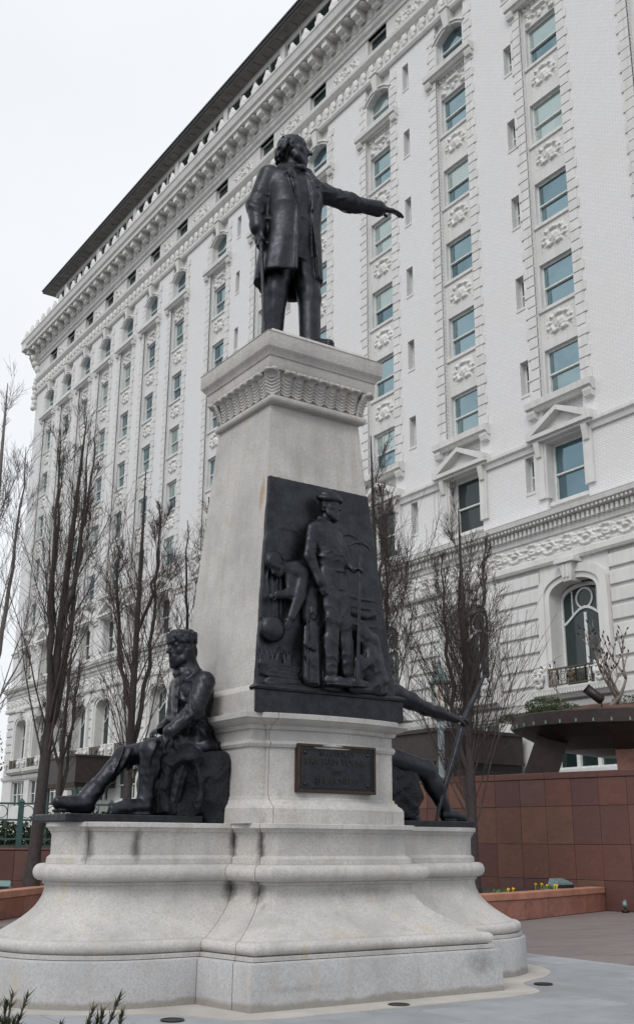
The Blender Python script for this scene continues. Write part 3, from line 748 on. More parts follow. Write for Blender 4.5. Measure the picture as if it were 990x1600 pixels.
    sr = MB(); sr.strip(inner, mid, -.12, .98); sr.strip(mid, outer, -.2, .9); sr = fixn(sr.mesh('arch_surround', 'white_terracotta'))
    A = [(p[0], p[1]) for p in seg(1.74, 10.75, .95)]; B = [(p[0], 11.9) for p in A]; sp = fixn(MB().strip(A, B, 0.0, .9).mesh('arch_spandrel', 'white_terracotta'))
    ks = MB(); ks.add([(-.36, -.2, 11.02), (-.36, .2, 11.02), (-.42, .32, 11.72), (-.42, -.32, 11.72), (.2, -.2, 11.02), (.2, .2, 11.02), (.2, .32, 11.72), (.2, -.32, 11.72)], [(0, 3, 2, 1), (0, 4, 7, 3), (1, 2, 6, 5), (0, 1, 5, 4), (3, 7, 6, 2)]); ks.box(-.52, .2, -.5, .5, 11.72, 11.88)
    ks.box(-.45, -.37, -.13, -.05, 11.15, 11.66); ks.box(-.45, -.37, .05, .13, 11.15, 11.66); ks = bevel_mesh(ks.mesh('keystone', 'white_terracotta'), .02, 1)
    # arched casement: frame, transom curve, mullion, ring
    fr = MB(); a2 = [(-1.19, 7.2)]+seg(1.19, 10.5, .6)+[(1.19, 7.2)]; a1 = [(-1.08, 7.3)]+seg(1.08, 10.45, .5)+[(1.08, 7.3)]
    fr.strip(a1, a2, -.06, .08); fr.box(-.06, .06, -1.1, 1.1, 7.2, 7.32); fr.box(-.05, .05, -.06, .06, 7.32, 9.95)
    tr = [(-1.1+2.2*i/16, 9.55+.55*math.sin(math.pi*i/16)**1.5) for i in range(17)]; fr.strip(tr, [(p[0], p[1]+.1) for p in tr], -.06, .06)
    ring = [(.36*math.cos(2*math.pi*i/20), 10.5+.34*math.sin(2*math.pi*i/20)) for i in range(21)]; ring2 = [(.43*math.cos(2*math.pi*i/20), 10.5+.41*math.sin(2*math.pi*i/20)) for i in range(21)]; fr.strip(ring, ring2, -.05, .05)
    for s_ in (-1, 1): fr.box(-.04, .04, s_*.62-.03, s_*.62+.03, 9.95, 10.85); 
    fr.box(-.03, .03, -1.1, 1.1, 7.9, 7.94)
    fr = fixn(fr.mesh('window', 'frame_white'))
    gl = MB(); o_ = [(-1.15, 7.25)]+seg(1.15, 10.5, .56)+[(1.15, 7.25)]; gl.prof_x(o_, .0, .02); gl = gl.mesh('pane', 'dark_glass')
    cus = []
    for s_ in (-1, 1):
        cu = MB(); pts = [(s_*(1.1-.5*i/16), .32+.05*math.sin(i*1.9)) for i in range(17)]; cu.add([(p[1], p[0], 7.3) for p in pts]+[(p[1], p[0], 9.7) for p in pts], [(i, i+1, 18+i, 17+i) for i in range(16)]); cus.append(cu.mesh('curtain', 'curtain'))
    # balcony
    ba = MB(); ba.prof_y([(.1, 6.72), (-.3, 6.72), (-.42, 6.86), (-.52, 6.9), (-.56, 7.06), (-.56, 7.12), (.1, 7.12)], -1.95, 1.95)
    for k in range(28): ba.box(-.555, -.44, -1.85+k*.134, -1.79+k*.134, 6.87, 6.985)
    ba = fixn(ba.mesh('balcony', 'white_terracotta'))
    pd = bevel_mesh(MB().box(-.42, .0, -.33, .33, 0, .78).mesh('pedestal', 'white_terracotta'), .02, 1)
    lm = Sculpt((-.3, -.32, -.42), (.1, .32, .38), .022)
    lm.ell((0, 0, .05), (.12, .24, .26), .05); lm.ell((-.12, 0, -.06), (.1, .12, .14), .04); lm.ell((-.17, 0, .0), (.05, .05, .09), .02)
    for s_ in (-1, 1): lm.ell((-.1, s_*.11, .08), (.04, .05, .04), .01, op='sub'); lm.ell((-.13, s_*.11, .16), (.04, .09, .035), .02); lm.ell((-.1, s_*.2, .0), (.08, .08, .16), .03); lm.ell((-.08, s_*.13, -.22), (.06, .07, .14), .03); lm.ell((-.1, s_*.16, .27), (.06, .06, .07), .02)
    lm.ell((-.2, 0, -.14), (.05, .08, .03), .01, op='sub'); lm.ell((-.08, 0, -.3), (.06, .08, .1), .02); lm = lm.mesh('lion_mask', 'white_terracotta')
    ra = MB(); ra.box(-.4, -.32, -1.13, 1.13, .66, .72); ra.box(-.39, -.33, -1.13, 1.13, .08, .12)
    for i in range(5):
        y = -.9+.45*i
        for sy in (.19, .11):
            for pz in range(8):
                a = math.pi*2*pz/8+.39; b_ = math.pi*2*(pz+1)/8+.39
                ra.bar((-.36, y+sy*1.05*math.cos(a), .39+sy*math.sin(a)), (-.36, y+sy*1.05*math.cos(b_), .39+sy*math.sin(b_)), .02, .02, (1, 0, 0))
        for s_ in (-1, 1): ra.box(-.375, -.345, y+s_*.225-.01, y+s_*.225+.01, .1, .66)
    for i in range(10): ra.box(-.375, -.345, -1.1+.23*i, -1.08+.23*i, .1, .25); ra.box(-.375, -.345, -1.1+.23*i, -1.08+.23*i, .53, .66)
    ra = ra.mesh('railing', 'railing_bronze')
    em = Sculpt((-.2, -.25, -.3), (.1, .25, .3), .03); em.ell((0, 0, 0), (.08, .14, .16), .04); em.ell((-.03, 0, .16), (.07, .1, .08), .02)
    for s_ in (-1, 1): em.ell((-.02, s_*.14, .05), (.05, .08, .1), .03); em.ell((-.02, s_*.06, -.2), (.05, .05, .08), .03)
    em = em.mesh('emblem', 'railing_bronze')
    for b in BAY:
        hl('arch_surround', sr, XF, b, 0); hl('arch_spandrel', sp, XF, b, 0); hl('keystone', ks, XF, b, 0)
        w = hl('window', fr, XF+.55, b, 0); link('pane', gl, w); link('curtain', cus[0], w); link('curtain', cus[1], w)
        o = hl('balcony', ba, XF, b, 0)
        for s_ in (-1, 1):
            link('pedestal', pd, o, (-.1, s_*1.48, 7.12)); link('lion_mask', lm, o, (-.52, s_*1.48, 7.52))
        link('railing', ra, o, (-.05, 0, 7.12)); link('emblem', em, o, (-.42, 0, 7.52))
    # ground storey
    gs = HB(); prev = Y0
    for b in BAY:
        gs.box(XF, XF+.98, prev, b-1.5, 0, 6.6); gs.box(XF, XF+.98, b-1.5, b+1.5, 6.2, 6.6); gs.box(XF, XF+.98, b-1.5, b+1.5, 0, 4.2); prev = b+1.5
        for k in range(3): window(b-1.0+k*1.0, 4.2, .495, 2.0, XF+.3, 'dark_glass')
    gs.box(XF, XF+.98, prev, Y1, 0, 6.6); gs.put('ground_storey_wall', 'white_terracotta')
    gb = HB(); gb.prof_y([(.2, 6.3), (-.1, 6.3), (-.16, 6.42), (-.2, 6.6), (.2, 6.66)], Y0, Y1, XF); gb.put('ground_storey_moulding', 'white_terracotta')
hotel_lower()
# ---------------------------------------------------------------- monument: granite pedestal
pedestal = thing('granite_pedestal', 'tall tapering grey granite pedestal with flared base wings and a leaf-carved capital', 'pedestal', (XC, YC, 0))
def base_outline(o):
    """quarter-symmetric plan at profile offset o: list of named runs for the front-left quadrant, local coords"""
    hx, hy, b, L = .97+o, 1.47+o, .74+.84*o, 3.0+.9*o
    J = (-hx-.05, -(hy-.27)); Cn = (-hx, -hy); K = (-hx-.15, -b)
    rx = b*1.0
    arc = [(-(L-rx)-rx*math.sin(a), -b*math.cos(a)) for a in [math.pi/2*i/14 for i in range(15)]]
    return dict(front=[J, Cn, (-hx/2, -hy), (0, -hy)], core=[J, ((J[0]+K[0])/2-.005, (J[1]+K[1])/2), K], wing=[K, (-(L-rx)*.75+K[0]*.25, -b), arc[0]], arc=arc)
def full_runs(o):
    q = base_outline(o); mx_ = lambda p: (-p[0], p[1]); my_ = lambda p: (p[0], -p[1])
    fr = q['front']+[mx_(p) for p in q['front'][-2::-1]]
    runs = {}
    for sy, nm in ((1, 'f'), (-1, 'b')):
        Y_ = (lambda p: p) if sy > 0 else my_
        runs['face_'+nm] = [Y_(p) for p in fr]
        for sx, ns in ((1, 'l'), (-1, 'r')):
            X_ = (lambda p: p) if sx > 0 else mx_
            runs['core_'+nm+ns] = [X_(Y_(p)) for p in q['core']]
            runs['wing_'+nm+ns] = [X_(Y_(p)) for p in q['wing']]
            runs['arcA_'+nm+ns] = [X_(Y_(p)) for p in q['arc'][:8]]; runs['arcB_'+nm+ns] = [X_(Y_(p)) for p in q['arc'][7:]]
    for ns in 'lr':
        runs['whole_'+ns] = runs['wing_f'+ns]+runs['arcA_f'+ns][1:]+runs['arcB_f'+ns][1:]+(runs['wing_b'+ns]+runs['arcA_b'+ns][1:]+runs['arcB_b'+ns][1:])[::-1][1:]
        runs['end_'+ns] = runs['arcB_f'+ns]+runs['arcB_b'+ns][::-1][1:]
    return runs
def grid_strip(levels, gap=.004, oy=0):
    """levels: list of (z, [pts]) all with the same count"""
    V = []; n = len(levels[0][1])
    for z, pts in levels:
        P = [Vector((p[0], p[1]+oy, z)) for p in pts]
        if gap:
            d = (P[1]-P[0]); P[0] = P[0]+d.normalized()*min(gap, d.length*.4); d = (P[-2]-P[-1]); P[-1] = P[-1]+d.normalized()*min(gap, d.length*.4)
        V += P
    m = len(levels); F = [(i*n+j, i*n+j+1, (i+1)*n+j+1, (i+1)*n+j) for i in range(m-1) for j in range(n-1)]
    # returns into the joint so every block has depth
    return V, F
def block(name, levels, parent, oy=0, gap=.004, depth=.06, ctr=(0, 0), mat='granite'):
    mb = MB(); V, F = grid_strip(levels, gap, oy); n = len(levels[0][1]); m = len(levels); o = len(V)
    inn = [Vector((v.x*(1-depth/max(.3, math.hypot(v.x, v.y))), v.y*(1-depth/max(.3, math.hypot(v.x, v.y))), v.z)) for v in V]
    F = list(F)
    for i in range(m-1):
        for j in (0, n-1): F.append((i*n+j, (i+1)*n+j, o+(i+1)*n+j, o+i*n+j))
    for j in range(n-1):
        for i in (0, m-1): F.append((i*n+j, i*n+j+1, o+i*n+j+1, o+i*n+j))
    mb.add(V+inn, F); me = fixn(mb.mesh(name, mat, True)); me.set_sharp_from_angle(angle=R(32)); return link(name, me, parent)
COURSES = dict(
    dado=[(1.362, -.03), (1.42, -.035), (1.435, -.05), (1.455, -.08), (1.66, -.078), (1.685, -.066), (1.70, -.06), (1.705, -.045), (1.73, -.03), (1.745, -.012), (1.75, 0), (1.795, 0), (1.80, -.006)],
    torus=[(1.183, .015)]+[(1.272-.088*math.cos(math.pi*i/10), .028+.09*math.sin(math.pi*i/10)) for i in range(11)]+[(1.361, .01)],
    flare=[(.457, .60), (.462, .628), (.497, .632), (.502, .60), (.504, .575)]+[(.568-.063*math.cos(math.pi*i/9), .560+.066*math.sin(math.pi*i/9)) for i in range(10)]+[(.632, .505), (.640, .502), (.662, .462), (.69, .405), (.735, .317), (.79, .222), (.85, .135), (.91, .065), (.97, .017), (1.03, -.018), (1.09, -.035), (1.14, -.035), (1.15, -.008), (1.181, -.004)],
    plinth=[(0, .69), (.43, .682), (.445, .675), (.4555, .655)])
def monument_base():
    for cn, prof in COURSES.items():
        R_ = [(z, full_runs(o)) for z, o in prof]
        names = ['face_f', 'face_b']+['core_'+a+b for a in 'fb' for b in 'lr']
        names += (['wing_'+a+b for a in 'fb' for b in 'lr']+['arcA_'+a+b for a in 'fb' for b in 'lr']+['end_l', 'end_r']) if cn == 'dado' else ['whole_l', 'whole_r']
        for nm in names: block('granite_block', [(z, r[nm]) for z, r in R_], pedestal, mat='granite_plinth' if cn == 'plinth' else 'granite')
    core = MB()
    for cn, prof in COURSES.items():
        for i in range(len(prof)-1): pass
    R_ = [(z, full_runs(o-.035)) for cn in ('plinth', 'flare', 'torus', 'dado') for z, o in COURSES[cn]]
    for nm in ('face_f', 'face_b', 'whole_l', 'whole_r', 'core_fl', 'core_fr', 'core_bl', 'core_br'):
        V, F = grid_strip([(z, r[nm]) for z, r in R_], 0); core.add(V, F)
    core.build('joint_core', 'joint', pedestal)
    r = full_runs(-.006)
    top = r['face_f']+r['core_fr'][1:]+r['whole_r'][1:]+r['core_br'][::-1][1:]+r['face_b'][::-1][1:]+r['core_bl'][1:]+r['whole_l'][::-1][1:]+r['core_fl'][::-1][1:-1]
    MB().add([(p[0], p[1], 1.7995) for p in top], [tuple(range(len(top)))]).build('base_top', 'granite', pedestal)
monument_base()
def sq(h, oy=0): return [(-h, -h+oy), (h, -h+oy), (h, h+oy), (-h, h+oy)]
def loft_sq(name, prof, oy, mat='granite', parent=pedestal, cap=True, sharp=30):
    mb = MB(); V = []; 
    for z, h in prof: V += [(p[0], p[1], z) for p in sq(h, oy)]
    m = len(prof); F = [(i*4+j, i*4+(j+1) % 4, (i+1)*4+(j+1) % 4, (i+1)*4+j) for i in range(m-1) for j in range(4)]
    if cap: F += [(3, 2, 1, 0), tuple((m-1)*4+j for j in range(4))]
    mb.add(V, F); me = fixn(mb.mesh(name, mat, True)); me.set_sharp_from_angle(angle=R(sharp)); return link(name, me, parent)
DY = .06     # the upper dado stands slightly behind the base centre
def dado():
    prof = [(1.80, .10), (1.97, .10), (1.985, .09), (2.0, .085), (2.03, .05), (2.06, .035), (2.065, .02), (2.10, .015), (2.105, 0), (2.655, 0), (2.665, .02), (2.70, .035), (2.735, .02), (2.745, 0), (2.86, 0), (2.865, .025), (2.89, .04), (2.91, .04), (2.915, .055), (2.93, .09), (2.955, .13), (2.975, .15), (2.98, .165), (3.035, .165), (3.04, .16)]
    def front(o):
        h = 1.03+o; pil = h-.21; P = [(-h, -h+.3), (-h, -h), (-.84, -h)], None
        bow = lambda x: -h-.03-.13*(1-(x/(pil))**2)
        a = [(-h, 0), (-h, -h), (-pil-.002, -h), (-pil, -h-.03), (-.80, bow(-.80) if .80 < pil else -h-.03)]
        b = [(-.80, a[-1][1])]+[(x, bow(x)) for x in [-.8+1.6*i/14 for i in range(1, 14)]]+[(.80, a[-1][1])]
        c = [(-p[0], p[1]) for p in a[::-1]]
        return a, b, c
    LV = [(z, front(o)) for z, o in prof]
    for i in range(3):
        block('granite_block', [(z, f[i]) for z, f in LV], pedestal, DY, gap=.003)
        block('granite_block', [(z, [(p[0], -p[1]) for p in f[i]]) for z, f in LV], pedestal, DY, gap=.003)
    loft_sq('dado_core', [(1.801, 1.0), (3.0, 1.0)], DY, 'joint')
    t = front(.16); top = t[0]+t[1][1:]+t[2][1:]; top = top+[(p[0], -p[1]) for p in top[::-1][1:-1]]
    MB().add([(p[0], p[1]+DY, 3.0395) for p in top], [tuple(range(len(top)))]).build('dado_top', 'granite', pedestal)
dado()
SY = -.03    # shaft centre relative to YC
loft_sq('shaft_base', [(3.04, 1.075), (3.30, 1.075), (3.325, 1.06), (3.385, 1.0)], SY)
shaft = loft_sq('shaft', [(3.386, .985), (7.10, .705)], SY)
CY = SY-.05   # capital
loft_sq('capital_torus', [(7.10, .71)]+[(7.155-.052*math.cos(math.pi*i/10), .725+.045*math.sin(math.pi*i/10)) for i in range(11)]+[(7.209, .715)], CY)
loft_sq('capital_bell', [(7.21, .69), (7.30, .69), (7.42, .695), (7.48, .72), (7.53, .81)], CY)
loft_sq('capital_abacus', [(7.531, .835), (7.57, .845), (7.60, .85), (7.69, .85), (7.695, .865), (7.71, .87), (7.735, .88), (7.77, .905), (7.79, .925), (7.80,   .93), (7.99,   .93), (8.0, .94), (8.035, .86), (8.06, .80), (8.13, .77)], CY)
def leaf_mesh():
    """acanthus leaf: herringbone blade on the bell, its cupped tip rolled forward; base at origin, outward = -y"""
    s = Sculpt((-.13, -.22, -.02), (.13, .05, .36), .0078)
    s.chain([(0, .01, .0), (0, -.01, .14), (0, -.065, .26)], [.082, .09, .095], .01, fl=((0, 1, .25), .35))
    s.chain([(0, -.03, 0), (0, -.046, .14), (0, -.10, .27)], [.014, .014, .016], .012)
    for k in range(6):
        z = .0+.042*k; y = -.030-.002*k-.0016*k*k
        for q in (-1, 1): s.cone((q*.012, y-.010, z), (q*.078, y+.006, z+.048), .0165, .014, .006)
    s.ell((0, -.125, .285), (.094, .058, .042), .02); s.ell((0, -.155, .255), (.066, .05, .032), .012, op='sub')
    for q in (-1, 1): s.ell((q*.05, -.15, .30), (.035, .03, .03), .015)
    return s.mesh('acanthus_leaf', 'granite', 1)
def leaves():
    lm = leaf_mesh(); tg = Sculpt((-.05, -.12, 0), (.05, .05, .34), .012)
    tg.cone((0, 0, .02), (0, -.03, .22), .02, .028, .01); tg.cone((0, -.03, .22), (0, -.07, .29), .028, .02, .01); tg = tg.mesh('leaf_tongue', 'granite')
    for s_ in range(4):
        a = s_*math.pi/2; c, s = math.cos(a), math.sin(a)
        rot = lambda x, y: (c*x-s*y, s*x+c*y+CY)
        for k in range(1, 8):
            x = -.705+1.41*k/8; p = rot(x*1.0, -.705); link('acanthus_leaf', lm, pedestal, (p[0], p[1], 7.212), (0, 0, a), scale=(.98, 1.0, 1))
        for k in range(8):
            x = -.705+1.41*(k+.5)/8; p = rot(x, -.70); link('leaf_tongue', tg, pedestal, (p[0], p[1], 7.22), (0, 0, a))
        p = rot(-.69, -.69); link('acanthus_leaf', lm, pedestal, (p[0], p[1], 7.212), (0, 0, a-math.pi/4), scale=(1.1, 1.15, 1.03))
leaves()
# footing ring poured round the plinth, with dark drain discs set flush in it
def footing():
    r = full_runs(1.10); top = r['face_f']+r['core_fr'][1:]+r['whole_r'][1:]+r['core_br'][::-1][1:]+r['face_b'][::-1][1:]+r['core_bl'][1:]+r['whole_l'][::-1][1:]+r['core_fl'][::-1][1:-1]
    # rounded corners: relax the outline
    P = [Vector((p[0], p[1])) for p in top]
    Q = []
    for i in range(len(P)):
        a, b = P[i], P[(i+1) % len(P)]; n = max(1, int((b-a).length/.12))
        Q += [a.lerp(b, k/n) for k in range(n)]
    for _ in range(14): Q = [(Q[i-1]+Q[i]*2+Q[(i+1) % len(Q)])/4 for i in range(len(Q))]
    n = len(Q); mb = MB(); mb.add([(XC+q.x, YC+q.y, -.05) for q in Q]+[(XC+q.x, YC+q.y, .012) for q in Q], [tuple(range(n, 2*n))]+[(i, (i+1) % n, n+(i+1) % n, n+i) for i in range(n)])
    o = mb.build('footing', 'concrete', None, kind='structure')
footing()
lens = MB().lathe([(.0, .012), (.085, .012), (.095, .018), (.11, .018), (.115, .0125)], n=24).mesh('uplight', 'dark_metal')  # plain dark drain disc, not a lamp
for i, (x, y) in enumerate(((7.42, 9.55), (9.95, 10.02), (5.0, 9.86))):
    link('ground_uplight', lens, None, (x, y, .002), label=['round dark flush uplight in the footing before the front of the monument', 'round dark flush uplight by the right wing of the monument', 'round dark flush uplight at the lower left edge of the footing'][i], cat='light', group='flush uplights in the footing')
# ---------------------------------------------------------------- bronze figures
def basis(fwd, up=(0, 0, 1)):
    f = Vector(fwd).normalized(); u = Vector(up); r = f.cross(u).normalized(); u = r.cross(f)
    return np.array([[r.x, f.x, u.x], [r.y, f.y, u.y], [r.z, f.z, u.z]])
def head(s, c, H, fwd, up=(0, 0, 1), beard=1., hair='bald', mous=0., k=.02):
    B = basis(fwd, up); c = np.array(c, float); T = lambda p: c+B@(np.array(p, float)*H)
    E = lambda p, r, kk=.04, op='add': s.ell(T(p), np.array(r)*H, kk*H, B, op)
    Cc = lambda a, b, ra, rb, kk=.04, op='add': s.cone(T(a), T(b), ra*H, rb*H, kk*H, op)
    E((0, -.07, .13), (.325, .43, .365)); E((0, .10, -.12), (.255, .285, .36), .1); Cc((0, .17, -.36), (0, .27, -.37), .15, .12, .08)
    for q in (-1, 1):
        E((q*.21, .16, -.08), (.10, .13, .12), .06); Cc((q*.25, -.02, -.24), (q*.1, .24, -.38), .09, .09, .08)
        E((q*.345, -.05, -.03), (.045, .085, .13), .02); E((q*.36, -.03, -.02), (.02, .045, .075), .01, 'sub')
    Cc((-.19, .285, .085), (.19, .285, .085), .055, .055, .05); Cc((0, .34, .07), (0, .485, -.11), .034, .056, .025); 
    for q in (-1, 1):
        E((q*.05, .40, -.135), (.04, .045, .035), .02); E((q*.135, .375, .01), (.075, .065, .05), .03, 'sub'); E((q*.13, .285, .01), (.06, .06, .055), .01)
        Cc((q*.07, .33, .045), (q*.2, .29, .035), .02, .018, .015)
    if not mous: Cc((-.09, .36, -.215), (.09, .36, -.215), .035, .035, .03)
    Cc((-.11, .405, -.245), (.11, .405, -.245), .014, .014, .01, 'sub'); Cc((-.07, .355, -.275), (.07, .355, -.275), .035, .035, .03)
    if mous:
        for q in (-1, 1): Cc((0, .385, -.2), (q*.15, .31, -.27), .05, .035, .02)
    if beard:
        b = beard; Cc((0, .25, -.36), (0, .28, -.42-.16*b), .15, .09, .06)
        for q in (-1, 1): Cc((q*.27, .02, -.12), (q*.24, .1, -.35), .07, .12, .05); Cc((q*.24, .1, -.35), (q*.06, .26, -.44-.12*b), .12, .1, .05)
        rs = np.random.RandomState(3)
        for i in range(26):
            a = (rs.rand()-.5)*2.6; x = .27*math.sin(a); y = .06+.27*math.cos(a)*.9; Cc((x, y, -.3-.08*rs.rand()), (x*.8, y+.03, -.46-.12*b*rs.rand()), .035, .02, .015)
    rs = np.random.RandomState(5)
    if hair == 'wavy':
        for q in (-1, 1):
            for i in range(9):
                t = i/8; a = .5+t*1.9; x = q*(.34+.02*math.sin(i*2)); 
                Cc((q*(.31-.04*t), -.17-.22*t, .17-.06*t), (q*(.30-.15*t), -.26-.20*t, -.12-.15*t), .05, .055, .03)
        E((0, -.33, -.06), (.25, .15, .25), .06); E((0, -.33, -.27), (.21, .11, .09), .05)
        for i in range(22):
            x = (rs.rand()-.5)*.62; z = .08-.36*rs.rand(); y = -.18-.34*math.sqrt(max(0, 1-(x/.36)**2)); Cc((x, y, z), (x+.04, y-.02, z-.13), .045, .035, .015)
        for i in range(12):
            a = -.9+1.8*i/11; Cc((.3*math.sin(a), .12, .40-.05*abs(a)), (.34*math.sin(a), -.34, .36-.08*abs(a)), .018, .02, .012)
    elif hair == 'full':
        E((0, -.12, .1), (.36, .42, .40), .04)
        for i in range(26):
            a = rs.rand()*6.28; z = -.3+.6*rs.rand(); rr = .36*math.sqrt(max(.1, 1-(z-.1)**2)); x, y = rr*math.sin(a), -.12+.42*math.cos(a)
            if y < .18: Cc((x, y, z), (x*1.03, y-.02, z-.14), .05, .04, .02)
    elif hair == 'fur_cap':
        E((0, -.06, .33), (.40, .47, .24), .04)
        for i in range(150):
            a = i*2.39996; rr = .415; x, y = rr*.95*math.sin(a), -.05+rr*1.08*math.cos(a); z = .16+.28*rs.rand(); E((x, y, z), (.045, .045, .06), .025)
        for i in range(14): a = rs.rand()*6.28; E((.25*math.sin(a), -.05+.28*math.cos(a), .5), (.1, .1, .06), .03)
        for q in (-1, 1):
            for i in range(8): Cc((q*(.33-.03*i), -.1-.035*i, .1), (q*(.31-.03*i), -.16-.035*i, -.38+.06*rs.rand()), .07, .05, .03)
        E((0, -.36, -.1), (.28, .16, .3), .05)
    elif hair == 'round_hat':
        E((0, -.06, .36), (.37, .44, .24), .04)
        n = 22
        for i in range(n):
            a, b_ = 2*math.pi*i/n, 2*math.pi*(i+1)/n
            Cc((.40*math.sin(a), -.05+.47*math.cos(a), .26+.03*math.cos(2*a)), (.40*math.sin(b_), -.05+.47*math.cos(b_), .26+.03*math.cos(2*b_)), .10, .10, .05)
        E((0, -.06, .40), (.38, .45, .16), .05)
        for q in (-1, 1):
            for i in range(5): Cc((q*(.31-.05*i), -.14-.05*i, .1), (q*(.28-.05*i), -.18-.05*i, -.26), .07, .05, .03)
    elif hair == 'bonnet':
        E((0, -.1, .12), (.37, .44, .40), .05); E((0, -.3, -.2), (.26, .2, .3), .06)
def hand(s, w, d, n, L, curl=.4, thumb=1, spread=.12, k=.012):
    """w wrist point, d direction of the fingers, n normal out of the BACK of the hand, thumb=+-1 picks its side"""
    w, d, n = Vector(w), Vector(d).normalized(), Vector(n); n = (n-d*n.dot(d)).normalized(); t = d.cross(n)*thumb
    A = lambda v: np.array(v)
    s.cone(A(w), A(w+d*L*.2), L*.15, L*.17, L*.1, fl=(A(n), .65))
    for i in range(4):
        o = t*(L*(.145-.095*i)); s.cone(A(w+d*L*.15+o*.6), A(w+d*L*.50+o), L*.085, L*.08, L*.05)
    for i, fl_ in enumerate((.40, .45, .42, .33)):
        p = w+d*L*.50+t*(L*(.145-.095*i)); dd = (d+t*spread*(1.5-i)).normalized(); a = 0; r = L*.062; ln = L*fl_
        for sg, (fr, cu) in enumerate(((.45, .7), (.32, 1.1), (.28, .8))):
            a += curl*cu; q = p+(dd*math.cos(a)-n*math.sin(a))*ln*fr; s.cone(A(p), A(q), r, r*.88, L*.02); p = q; r *= .88
    p = w+d*L*.14+t*L*.12; q = p+(d*.6+t*.75-n*.25*(1+curl)).normalized()*L*.24; s.cone(A(p), A(q), L*.085, L*.07, L*.04)
    q2 = q+(d*.85+t*.25-n*.35*(1+curl)).normalized()*L*.21; s.cone(A(q), A(q2), L*.07, L*.055, L*.02)
def shoe(s, heel, toe, r, k=.02, h=.9):
    h_ = np.array(heel, float); t_ = np.array(toe, float); m = h_*.45+t_*.55
    s.cone(h_+[0, 0, r*.95], m+[0, 0, r*.85], r*.95, r*.9, k); s.cone(m+[0, 0, r*.8], t_+[0, 0, r*.55], r*.95, r*.6, k); s.box((h_+t_)/2+[0, 0, r*.12], (abs(t_-h_)[0]/2+r*.55, abs(t_-h_)[1]/2+r*.55, r*.14), r*.1, .01)

